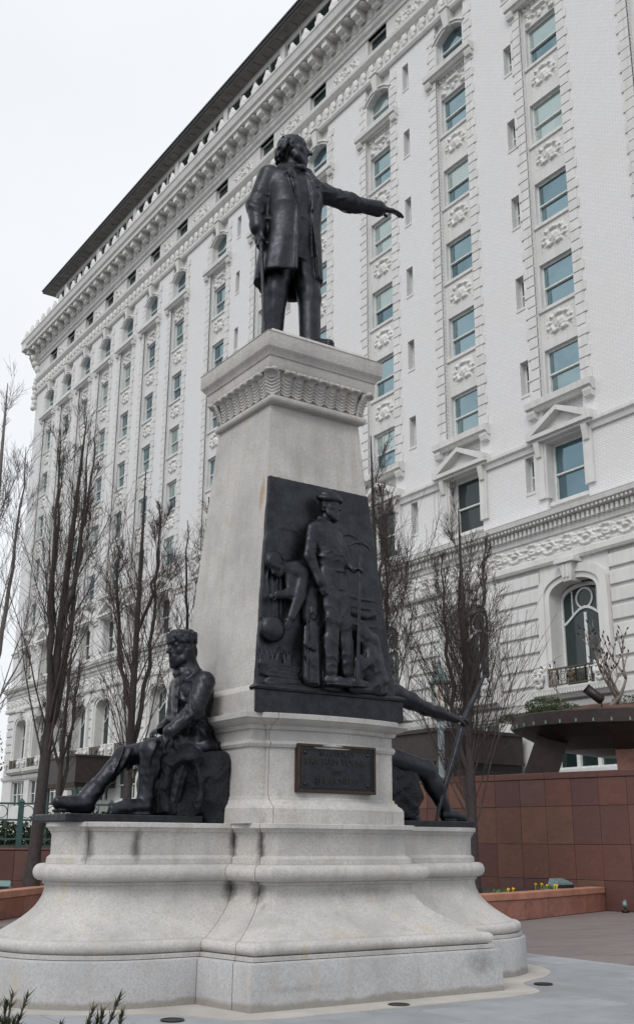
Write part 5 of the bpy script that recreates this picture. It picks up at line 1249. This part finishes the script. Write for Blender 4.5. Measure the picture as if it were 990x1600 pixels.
MB().add([(13.3, 17.6, .40), (17.9, 18.6, .42), (22.0, 20.1, .42), (20.75, 26.2, .45), (14, 26.5, .45), (12.5, 22, .42)], [(0, 1, 2, 3, 4, 5)]).build('planter_soil', 'soil', None, kind='structure')
MB().add([(2.4, 17.8, .44), (12.4, 29.3, .46), (-5, 32.6, .5), (-7, 24, .45)], [(0, 1, 2, 3)]).build('planter_soil', 'soil', None, kind='structure')
MB().box(-6, 29.8, 33.2, 120, -.2, 1.50).build('terrace', 'far_ground', None, kind='structure')
# ---------------------------------------------------------------- bare upright trees
def tubes(B, Rd, sides):
    """B (n,k,3) centre lines, Rd (n,k) radii -> verts, quads"""
    n, k, _ = B.shape; T = np.gradient(B, axis=1); T /= np.linalg.norm(T, axis=2, keepdims=True)+1e-9
    ref = np.array([.37, .81, .45]); ref = ref/np.linalg.norm(ref); a = np.cross(T, ref); a /= np.linalg.norm(a, axis=2, keepdims=True)+1e-9; b = np.cross(T, a)
    ph = np.arange(sides)*2*np.pi/sides
    V = B[:, :, None, :]+Rd[:, :, None, None]*(a[:, :, None, :]*np.cos(ph)[None, None, :, None]+b[:, :, None, :]*np.sin(ph)[None, None, :, None])
    idx = np.arange(n*k*sides).reshape(n, k, sides); nx = np.roll(idx, -1, axis=2)
    F = np.stack([idx[:, :-1], nx[:, :-1], nx[:, 1:], idx[:, 1:]], -1).reshape(-1, 4)
    return V.reshape(-1, 3), F
def grow(rs, P, Rd, m, t0, t1, lenf, angle, k, up, rmin, rfac, wob=.03):
    n, kp, _ = P.shape; N = n*m
    t = t0+(t1-t0)*rs.rand(n, m); pi_ = np.repeat(np.arange(n), m); tt = t.ravel()*(kp-1); i0 = np.minimum(tt.astype(int), kp-2); fr = (tt-i0)[:, None]
    S = P[pi_, i0]*(1-fr)+P[pi_, i0+1]*fr; T = P[pi_, i0+1]-P[pi_, i0]; T /= np.linalg.norm(T, axis=1, keepdims=True)
    r0 = Rd[pi_, i0]*(1-fr[:, 0])+Rd[pi_, i0+1]*fr[:, 0]
    L = np.linalg.norm(np.diff(P, axis=1), axis=2).sum(1)[pi_]
    ln = lenf(t.ravel(), rs.rand(N))*L
    q = rs.randn(N, 3); q -= (q*T).sum(1, keepdims=True)*T; q /= np.linalg.norm(q, axis=1, keepdims=True); an = (angle*(.7+.6*rs.rand(N)))[:, None]
    D = T*np.cos(an)+q*np.sin(an); pts = [S]; cur = S; st = (ln/(k-1))[:, None]
    for j in range(k-1):
        D = D+np.array([0, 0, up])*(1.0/(k-1))+rs.randn(N, 3)*wob; D /= np.linalg.norm(D, axis=1, keepdims=True); cur = cur+D*st; pts.append(cur)
    Q = np.stack(pts, 1); ra = np.maximum(np.minimum(r0*rfac, .005+ln*.0085), rmin*1.25)
    Rr = ra[:, None]*(1-np.linspace(0, 1, k)[None]*.8); Rr = np.maximum(Rr, rmin)
    return Q, Rr
def bare_tree(name, label, base, H, seed, group, lean=(0, 0), r=.13, fork=.22, nlead=4, dens=1., spread=.12, bark='bark', twig='twig', rmin=.0036, low=5):
    rs = np.random.RandomState(seed); b = np.array(base, float); st = thing(name, label, 'tree', base, group)
    k = 14; z = np.linspace(0, 1, k); tr = np.stack([lean[0]*z+.06*np.sin(3*z+seed)*z, lean[1]*z+.06*np.cos(2.5*z+seed)*z, z*H], 1)[None]
    trr = (r*(1-z)**.8+.012)[None]
    trr[0, 0] *= 1.35
    leads = []; lr = []
    for i in range(nlead-1):
        a = 2*np.pi*(i+rs.rand()*.6)/(nlead-1); f = fork+.30*i/max(1, nlead-2)*(.6+.5*rs.rand()); n0 = f*H; S = np.array([np.interp(f, z, tr[0, :, j]) for j in range(3)])
        tz = np.linspace(0, 1, k); w = spread*H*(.6+.5*rs.rand()); rr = w*(1-np.exp(-3*tz)); hh = (H*(.86+.12*rs.rand())-n0)
        leads.append(S+np.stack([rr*np.cos(a)+.03*rs.randn(k), rr*np.sin(a)+.03*rs.randn(k), tz*hh], 1)); lr.append(np.interp(f, z, trr[0])*.58*(1-tz)**.8+.009)
    P0 = np.concatenate([tr, np.array(leads)]); R0 = np.concatenate([trr, np.array(lr)])
    P1, R1 = grow(rs, P0, R0, int(10*dens), .2, .96, lambda t, u: (.22+.24*u)*(1.15-.95*t), .36, 8, .42, rmin*1.4, .27, .045)
    P1b, R1b = grow(rs, P0[:1], R0[:1], int(low*dens), .12 if low > 6 else .2, .5, lambda t, u: (.26+.2*u)*(1.1-.6*t), .44, 8, .52, rmin*1.6, .21, .05)
    P1 = np.concatenate([P1, P1b]); R1 = np.concatenate([R1, R1b])
    P2, R2 = grow(rs, P1, R1, int(6*dens), .12, .98, lambda t, u: (.28+.36*u)*(1.1-.5*t), .44, 6, .28, rmin*1.1, .5, .06)
    P3, R3 = grow(rs, P2, R2, int(6*dens), .12, 1., lambda t, u: .28+.5*u, .5, 4, .2, rmin, .6, .07)
    P4, R4 = grow(rs, P1, R1, 6, .4, 1., lambda t, u: .10+.2*u, .6, 4, .25, rmin, .5, .07)
    V, F = tubes(P0, R0, 8); link('trunk', np_mesh('trunk', V, F, bark), st)
    vs, fs, o = [], [], 0
    for P, Q, sd in ((P1, R1, 5), (P2, R2, 4), (P3, R3, 3), (P4, R4, 3)):
        V, F = tubes(P, Q, sd); vs.append(V); fs.append(F+o); o += len(V)
    link('crown', np_mesh('crown', np.concatenate(vs), np.concatenate(fs), twig), st); return st
TG = 'bare upright trees round the monument'
bare_tree('bare_tree', 'tallest bare upright tree with a dark forked trunk, left of the seated figure', (9.45, 26.3, .45), 12.2, 11, TG, (.45, -.1), .15, .24, 5, 1.1, .062)
bare_tree('bare_tree', 'bare upright tree rising just left of the seated figure\'s head', (11.06, 24.63, .45), 10.4, 12, TG, (-.05, 0), .115, .26, 4, 1.1, .075)
bare_tree('bare_tree', 'bare upright tree half hidden between the seated figure and the shaft', (13.57, 25.63, .45), 10.4, 13, TG, (-.1, .05), .12, .3, 4, 1.05, .075)
bare_tree('bare_tree', 'bare upright tree against the right edge of the shaft, behind the bow arm', (15.08, 19.94, .42), 10.8, 14, TG, (-.1, .1), .12, .25, 4, 1.25, .08, low=9)
bare_tree('bare_tree', 'bare upright tree behind the hand holding the bow', (17.29, 19.42, .42), 9.2, 15, TG, (0, .05), .125, .17, 4, 1.3, .095, low=15)
bare_tree('bare_tree', 'pale bare tree cut by the left edge of the photograph', (9.0, 29.66, .5), 14.2, 16, TG, (-.2, .2), .16, .3, 4, 1., .055, 'grey_bark', 'grey_bark')
bare_tree('bare_tree', 'thin bare tree beyond the railing, between the tallest tree and the seated figure\'s shoe', (15.59, 41.15, 1.5), 7.8, 17, TG, (.1, 0), .12, .2, 4, 1., .1)
# ---------------------------------------------------------------- foliage masses
def leaves_mesh(name, centers, size, mat, rs, aspect=.5):
    n = len(centers); c = np.asarray(centers); u = rs.randn(n, 3); u /= np.linalg.norm(u, axis=1, keepdims=True); v = np.cross(u, rs.randn(n, 3)); v /= np.linalg.norm(v, axis=1, keepdims=True)
    s = (size*(.6+.8*rs.rand(n)))[:, None]; V = np.stack([c-u*s, c+v*s*aspect, c+u*s, c-v*s*aspect], 1).reshape(-1, 3); F = np.arange(4*n).reshape(n, 4); return np_mesh(name, V, F, mat, False)
def blob_points(rs, n, r, lumps=9):
    L = rs.randn(lumps, 3)*.45*np.array(r); i = rs.randint(0, lumps, n); d = rs.randn(n, 3); d /= np.linalg.norm(d, axis=1, keepdims=True)
    P = L[i]+d*(.62*np.array(r))*(.55+.45*rs.rand(n, 1)**.4); P[:, 2] = np.abs(P[:, 2]+r[2]*.35); return P
def shrub(name, label, cat, base, r, n, size, mat, seed, stem='bark', group=None):
    rs = np.random.RandomState(seed); st = thing(name, label, cat, base, group); P = blob_points(rs, n, r)
    link('foliage', leaves_mesh('foliage', P, size, mat, rs, .28 if mat == 'juniper' else .5), st); m = MB()
    for i in range(9): q = P[rs.randint(n)]; m.tube([(0, 0, -.05), tuple(q*.5+rs.randn(3)*.04), tuple(q)], [.03, .015, .006], 4)
    m.build('stem', stem, st); return st
shrub('clipped_hedge', 'dark green hedge behind the left end of the railing', 'hedge', (8.9, 31.9, 1.5), (2.4, .5, .55), 5200, .07, 'hedge_leaf', 1)
shrub('clipped_hedge', 'dark green hedge behind the railing right of the tallest trunk', 'hedge', (13.2, 30.9, 1.5), (2.2, .5, .5), 5000, .07, 'hedge_leaf', 2)
for i, (x, y, h, sd) in enumerate(((9.4, 39, 4.6, 21), (12.6, 46, 5.5, 22), (7.6, 36, 4.0, 23))):
    shrub('copper_leaved_tree', ['copper-brown leafy tree low at the left beyond the railing', 'farther copper-brown leafy tree beyond the railing near the hotel corner', 'copper-brown leafy tree at the left picture edge beyond the hedge'][i], 'tree', (x, y, 1.5), (1.5, 1.5, h*.5), 3800, .075, 'dead_leaf', sd, group='copper-brown trees beyond the railing')
# ---------------------------------------------------------------- green railing at the left
def railing():
    a, b = Vector((-4, 31.95, 0)), Vector((16.4, 26.75, 0)); L = (b-a).length; d = (b-a)/L
    a = a+Vector((.16, .6, 0)); st = thing('iron_railing', 'green iron railing with posts and hoops on the low wall at left', 'railing', (a.x, a.y, 1.42)); st.rotation_euler = (0, 0, math.atan2(d.y, d.x))
    for z in (.22, .70, 1.12): MB().box(0, L, -.02, .02, z-.025, z+.025).build('rail', 'green_paint', st)
    po = MB().box(-.07, .07, -.07, .07, 0, 1.16); po.add([(-.09, -.09, 1.16), (.09, -.09, 1.16), (.09, .09, 1.16), (-.09, .09, 1.16), (0, 0, 1.27)], [(0, 1, 4), (1, 2, 4), (2, 3, 4), (3, 0, 4), (3, 2, 1, 0)]); po = po.mesh('post', 'green_paint')
    ba = MB().tube([(0, 0, .0), (0, 0, 1.12)], .014, 6).mesh('baluster', 'green_paint')
    ring = MB().tube([(.16*math.cos(2*math.pi*i/16), 0, .91+.16*math.sin(2*math.pi*i/16)) for i in range(17)], .012, 5).mesh('ring', 'green_paint')
    x = 0
    while x < L:
        link('post', po, st, (x, 0, 0))
        for k in range(1, 7):
            if x+k*.34 < L: link('baluster', ba, st, (x+k*.34, 0, 0)); 
            if x+k*.34-.17 < L: link('ring', ring, st, (x+k*.34-.17, 0, 0))
        x += 2.38
railing()
# ---------------------------------------------------------------- street lamp
def lamp():
    st = thing('street_lamp', 'pale blue-grey lamp post with a glass lantern behind the bow', 'street lamp', (21.96, 25.96, 0))
    p = MB(); p.lathe([(.26, 0), (.26, .5), (.2, .56), (.18, .9), (.13, 1.0), (.115, 1.3), (.10, 4.9), (.12, 4.95), (.16, 5.0), (.13, 5.08), (.10, 5.2)], n=14); p.build('post', 'lamp_paint', st, True)
    c = MB(); c.lathe([(.1, 5.2), (.26, 5.32), (.28, 5.42), (.24, 5.45)], n=8); c.build('cradle', 'verdigris', st)
    gl = MB(); gl.lathe([(.20, 5.45), (.24, 6.35)], n=8); gl.build('lantern_glass', 'lamp_glass', st)
    for i in range(8):
        a = 2*math.pi*i/8; MB().bar((.215*math.cos(a), .215*math.sin(a), 5.44), (.255*math.cos(a), .255*math.sin(a), 6.37), .035, .035).build('lantern_bar', 'verdigris', st)
    r = MB(); r.lathe([(.34, 6.35), (.36, 6.42), (.28, 6.5), (.18, 6.72), (.06, 6.86), (.05, 6.98), (.07, 7.03), (.02, 7.12)], n=8); r.build('lantern_roof', 'verdigris', st)
lamp()
# ---------------------------------------------------------------- raised planter canopy at right
STRUT = [(22.92, 22.75), (23.59, 22.06), (21.57, 24.04), (22.29, 23.37), (24.34, 21.23), (24.79, 20.71)]
def canopy():
    c = (25.35, 21.9); st = thing('raised_planter_canopy', 'dark oval planter canopy on struts above the red wall at right', 'canopy', (c[0], c[1], 0))
    a0 = R(-42); ca, sa = math.cos(a0), math.sin(a0); n = 40
    def ringp(ra, rb, z): return [(ra*math.cos(2*math.pi*i/n)*ca-rb*math.sin(2*math.pi*i/n)*sa, ra*math.cos(2*math.pi*i/n)*sa+rb*math.sin(2*math.pi*i/n)*ca, z) for i in range(n)]
    prof = [(.6, .6, 4.05), (1.6, 1.3, 4.2), (2.5, 2.0, 4.5), (3.02, 2.5, 4.78), (3.1, 2.55, 4.82), (3.12, 2.57, 5.16), (3.05, 2.5, 5.2), (2.9, 2.4, 5.16)]
    V = []
    for q in prof: V += ringp(*q)
    F = [(i*n+j, i*n+(j+1) % n, (i+1)*n+(j+1) % n, (i+1)*n+j) for i in range(len(prof)-1) for j in range(n)]+[tuple(range(n-1, -1, -1))]
    MB().add(V, F).build('bowl', 'brown_metal', st, False)
    t = ringp(2.92, 2.42, 5.17); t2 = ringp(1.2, 1.0, 5.5); MB().add(t+t2, [(j, (j+1) % n, n+(j+1) % n, n+j) for j in range(n)]+[tuple(range(n, 2*n))]).build('soil_bed', 'mulch', st, True)
    sp = MB().box(-.02, .02, -.02, .02, 0, .09).mesh('rim_stud', 'verdigris')
    for i in range(0, n): p = ringp(3.125, 2.575, 4.84)[i]; link('rim_stud', sp, st, p, (0, 0, 2*math.pi*i/n+a0))
    def slab(pts, t, nm, mt):
        P = [Vector(p)-Vector((c[0], c[1], 0)) for p in pts]; n_ = (P[1]-P[0]).cross(P[2]-P[0]).normalized()*t; m = MB()
        m.add([tuple(p) for p in P]+[tuple(p+n_) for p in P], [(0, 1, 2, 3), (7, 6, 5, 4), (0, 4, 5, 1), (1, 5, 6, 2), (2, 6, 7, 3), (3, 7, 4, 0)]); link(nm, fixn(m.mesh(nm, mt)), st)
    slab([STRUT[0]+(4.75,), STRUT[1]+(4.75,), STRUT[3]+(.0,), STRUT[2]+(.0,)], .35, 'strut', 'rust_steel')
    slab([STRUT[4]+(4.6,), STRUT[5]+(4.6,), (STRUT[5][0]+.1, STRUT[5][1]-.1, 0), (STRUT[4][0]+.15, STRUT[4][1]-.15, 0)], .3, 'leg', 'pink_sandstone')
    return c
CC = canopy()
shrub('juniper_shrub', 'spreading green juniper on the left rim of the raised planter', 'shrub', (23.65, 23.05, 5.1), (1.05, 1.05, .40), 9000, .05, 'juniper', 31)
shrub('juniper_shrub', 'small yellow-green juniper behind the spotlight on the raised planter', 'shrub', (25.0, 21.3, 5.2), (.6, .6, .3), 2600, .05, 'juniper', 32)
def magnolia():
    b = (24.35, 21.15, 5.15); st = thing('magnolia_tree', 'small pale bare magnolia with dark buds on the raised planter', 'tree', b); rs = np.random.RandomState(9)
    def br(p, d, L, r, depth, out, buds):
        pts = [Vector(p)]; d = Vector(d).normalized(); k = 5
        for i in range(k): d = (d+Vector((rs.randn()*.16, rs.randn()*.16, .10+rs.randn()*.08))).normalized(); pts.append(pts[-1]+d*L/k)
        out.append((pts, [r*(1-.55*i/k) for i in range(k+1)]))
        if depth == 0: buds.append((pts[-1], d)); return
        for i in range(3 if depth > 1 else 2):
            a = rs.rand()*6.28; q = Vector((math.cos(a), math.sin(a), .25)); j = 2+rs.randint(4); br(pts[min(j, k)], (d*.8+q*.75), L*(.5+.22*rs.rand()), r*.5, depth-1, out, buds)
        if depth > 1: br(pts[-1], d, L*.6, r*.5, depth-1, out, buds)
    out = []; buds = []; br((-.35, .15, 0), (.75, -.55, .8), 1.25, .085, 3, out, buds); br((.25, -.2, 0), (-.05, .1, 1), 1.4, .07, 3, out, buds); br((-1.1, .9, 0), (.1, -.1, 1), .8, .035, 2, out, buds)
    t = MB(); c = MB()
    for i, (p, r) in enumerate(out): (t if r[0] > .04 else c).tube(p, r, 6)
    t.build('trunk', 'pale_bark', st, True); c.build('crown', 'pale_bark', st, True)
    bm = MB()
    for p, d in buds[:70]: bm.tube([p, p+d*.06, p+d*.12], [.014, .026, .004], 5)
    bm.build('buds', 'bark', st, True, kind='stuff')
magnolia()
def spot():
    b = (23.62, 20.95, 5.2); st = thing('spotlight', 'black cylinder spotlight tilted up among the raised planter shrubs', 'spotlight', b)
    ax = Vector((-.45, .45, .55)).normalized(); u = MB(); p0 = Vector((0, 0, .28)); u.tube([p0-ax*.06, p0-ax*.04, p0+ax*.0, p0+ax*.52], [.04, .10, .135, .14], 14); u.tube([p0+ax*.515, p0+ax*.53], [.155, .15], 14); u.build('housing', 'dark_metal', st, True)
    MB().tube([(0, 0, -.15), (0, 0, .26)], .025, 6).build('stem', 'dark_metal', st); 
spot()
# hotel entrance marquees
def marquee(label, x0, x1, y0, y1, z0, z1):
    st = thing('entrance_marquee', label, 'awning', ((x0+x1)/2, (y0+y1)/2, 0)); ox, oy = (x0+x1)/2, (y0+y1)/2
    B = lambda a, b, c, d, e, f, nm, mt: MB().box(a-ox, b-ox, c-oy, d-oy, e, f).build(nm, mt, st)
    B(x0, x1, y0, y1, z1-.12, z1, 'roof_edge', 'brown_metal'); B(x0+.1, x1, y0+.1, y1-.1, z0+.5, z1-.121, 'fascia', 'brown_metal'); B(x0+.02, x1, y0+.02, y1-.02, z0+.42, z0+.499, 'moulding', 'brown_metal'); B(x0+.2, x1, y0+.2, y1-.2, z0+.15, z0+.419, 'soffit_box', 'dark_metal')
    fr = MB(); y = y0+.05
    while y < y1-.1: fr.box(x0+.04-ox, x0+.09-ox, y-oy, y+.08-oy, z0+.18, z0+.42); y += .19
    fr.build('fringe', 'railing_bronze', st, kind='stuff')
    for yy in (y0+.4, y1-.4): MB().tube([(x0+.35-ox, yy-oy, 0), (x0+.35-ox, yy-oy, z0+.16)], .11, 10).build('column', 'green_paint', st)
    return st
marquee('dark brown marquee with a fringe behind the bow and the red wall', 25.6, 29.75, 30.3, 38.5, 4.0, 5.6)
marquee('brown marquee over a dark doorway at the far left of the hotel', 26.8, 29.75, 68.2, 74.0, 4.8, 7.0)
# ---------------------------------------------------------------- floodlights, daffodils, wall light
def flood(label, x, y, z, rz, w=.62, h=.24, d=.34):
    st = thing('floodlight', label, 'floodlight', (x, y, z), 'green floodlights in the planters'); st.rotation_euler = (0, 0, rz)
    b = MB(); b.add([(-w/2, -d/2, 0), (w/2, -d/2, 0), (w/2, d/2, 0), (-w/2, d/2, 0), (-w/2+.05, -d/2+.02, h*.75), (w/2-.02, -d/2+.02, h*.62), (w/2-.06, d/2-.04, h), (-w/2+.08, d/2-.04, h)], [(3, 2, 1, 0), (4, 5, 6, 7), (0, 1, 5, 4), (1, 2, 6, 5), (2, 3, 7, 6), (3, 0, 4, 7)]); link('housing', bevel_mesh(b.mesh('housing', 'verdigris'), .015, 2), st)
    MB().box(-w/2+.04, w/2-.04, -d/2-.012, -d/2+.01, .04, h*.5).build('lens', 'dark_glass', st); MB().tube([(0, .05, -.12), (0, .05, .02)], .03, 8).build('stake', 'dark_metal', st)
flood('green box floodlight in the right planter beside the daffodils', 20.45, 19.85, .50, .1, .66, .30)
flood('green box floodlight in the planter at the lower left edge', 8.3, 25.2, .50, -.5)
def daffs(label, x, y, z, n, flowers, seed, mat='leaf_green'):
    st = thing('daffodil_clump', label, 'flowers', (x, y, z)); rs = np.random.RandomState(seed); m = MB(); fl = MB(); ce = MB()
    for i in range(n):
        a = rs.rand()*6.28; r = .26*math.sqrt(rs.rand()); p = Vector((r*math.cos(a), r*math.sin(a), 0)); h = .10+.13*rs.rand(); q = p+Vector((rs.randn()*.07, rs.randn()*.07, h)); w = Vector((math.cos(a+1.57), math.sin(a+1.57), 0))*.014
        mid = p.lerp(q, .6)+Vector((0, 0, .03)); m.add([p-w, p+w, mid+w, mid-w, q], [(0, 1, 2, 3), (3, 2, 4)])
    m.build('leaves', mat, st, kind='stuff')
    for i in range(flowers):
        p = Vector((rs.randn()*.17, rs.randn()*.17, .17+.07*rs.rand())); f = MB()
        f.tube([p+Vector((0, 0, -.25)), p], .006, 4)
        for k in range(6): a = k*1.047; u = Vector((math.cos(a), 0, math.sin(a))); v = Vector((-math.sin(a), 0, math.cos(a))); f.add([p, p+u*.02+v*.012, p+u*.038, p+u*.02-v*.012], [(0, 1, 2, 3)])
        f.tube([p, p+Vector((0, -.04, 0))], [.014, .02], 6); f.build('flower', 'daffodil', st)
daffs('clump of yellow daffodils beside the green floodlight', 19.75, 19.62, .46, 90, 5, 1)
daffs('clump of yellow-green leaves with few yellow blooms by the right wing', 17.6, 18.95, .43, 80, 2, 2)
daffs('dark green leaf clump close behind the right wing of the monument', 16.7, 18.9, .43, 120, 0, 3, 'hedge_leaf')
def walllight():
    st = thing('ground_spotlight', 'small pale spotlight at the foot of the red wall by the planter end', 'spotlight', (21.98, 19.2, 0)); MB().tube([(0, 0, 0), (0, 0, .06), (0, 0, .07)], [.09, .09, .05], 12).build('base', 'dark_metal', st, True)
    MB().tube([(0, 0, .05), (0, 0, .16)], .02, 6).build('stem', 'dark_metal', st); MB().tube([(-.08, -.06, .16), (.02, .02, .22), (.10, .08, .27)], [.055, .06, .03], 10).build('housing', 'verdigris', st, True)
walllight()
# ---------------------------------------------------------------- evergreen sprigs at the lower left, close to the camera
def sprigs(label, base, tips, seed):
    st = thing('evergreen_shrub', label, 'shrub', base); rs = np.random.RandomState(seed); m = MB(); cs = []
    for t in tips:
        t = Vector(t); p0 = Vector((rs.randn()*.05, rs.randn()*.05, 0)); mid = p0.lerp(t, .55)+Vector((rs.randn()*.03, rs.randn()*.03, .06)); pts = [p0, p0.lerp(mid, .5), mid, mid.lerp(t, .5)+Vector((0, 0, .015)), t]
        m.tube(pts, [.010, .008, .006, .004, .002], 5)
        for i in range(300):
            f = .35+.65*rs.rand(); j = min(int(f*4), 3); q = pts[j].lerp(pts[j+1], f*4-j); d = (pts[j+1]-pts[j]).normalized(); o = Vector(rs.randn(3)); o = (o-d*o.dot(d)).normalized(); tip = q+(d*.75+o*.6)*(.016+.014*rs.rand()); s_ = d.cross(o)*.0030; cs.append((q-s_, q+s_, tip))
    n = len(cs); V = np.array([v for c in cs for v in c]); F = np.arange(3*n).reshape(n, 3); link('needles', np_mesh('needles', V, F, 'juniper', False), st); m.build('stem', 'bark', st, True)

sprigs('evergreen shrub sprigs poking up at the lower left corner', (.72, 2.62, 0), [(.14, -.17, 1.29), (.10, -.15, 1.283), (.17, -.18, 1.282), (.11, -.16, 1.262), (.15, -.17, 1.24), (.13, -.165, 1.27), (.09, -.14, 1.25), (.16, -.17, 1.225), (.12, -.15, 1.235)], 1)
sprigs('evergreen shrub sprigs at the bottom edge below the left wing', (.93, 2.52, 0), [(.14, -.15, 1.272), (.15, -.15, 1.246), (.09, -.13, 1.253), (.11, -.14, 1.25), (.03, -.10, 1.22), (.10, -.135, 1.235)], 2)
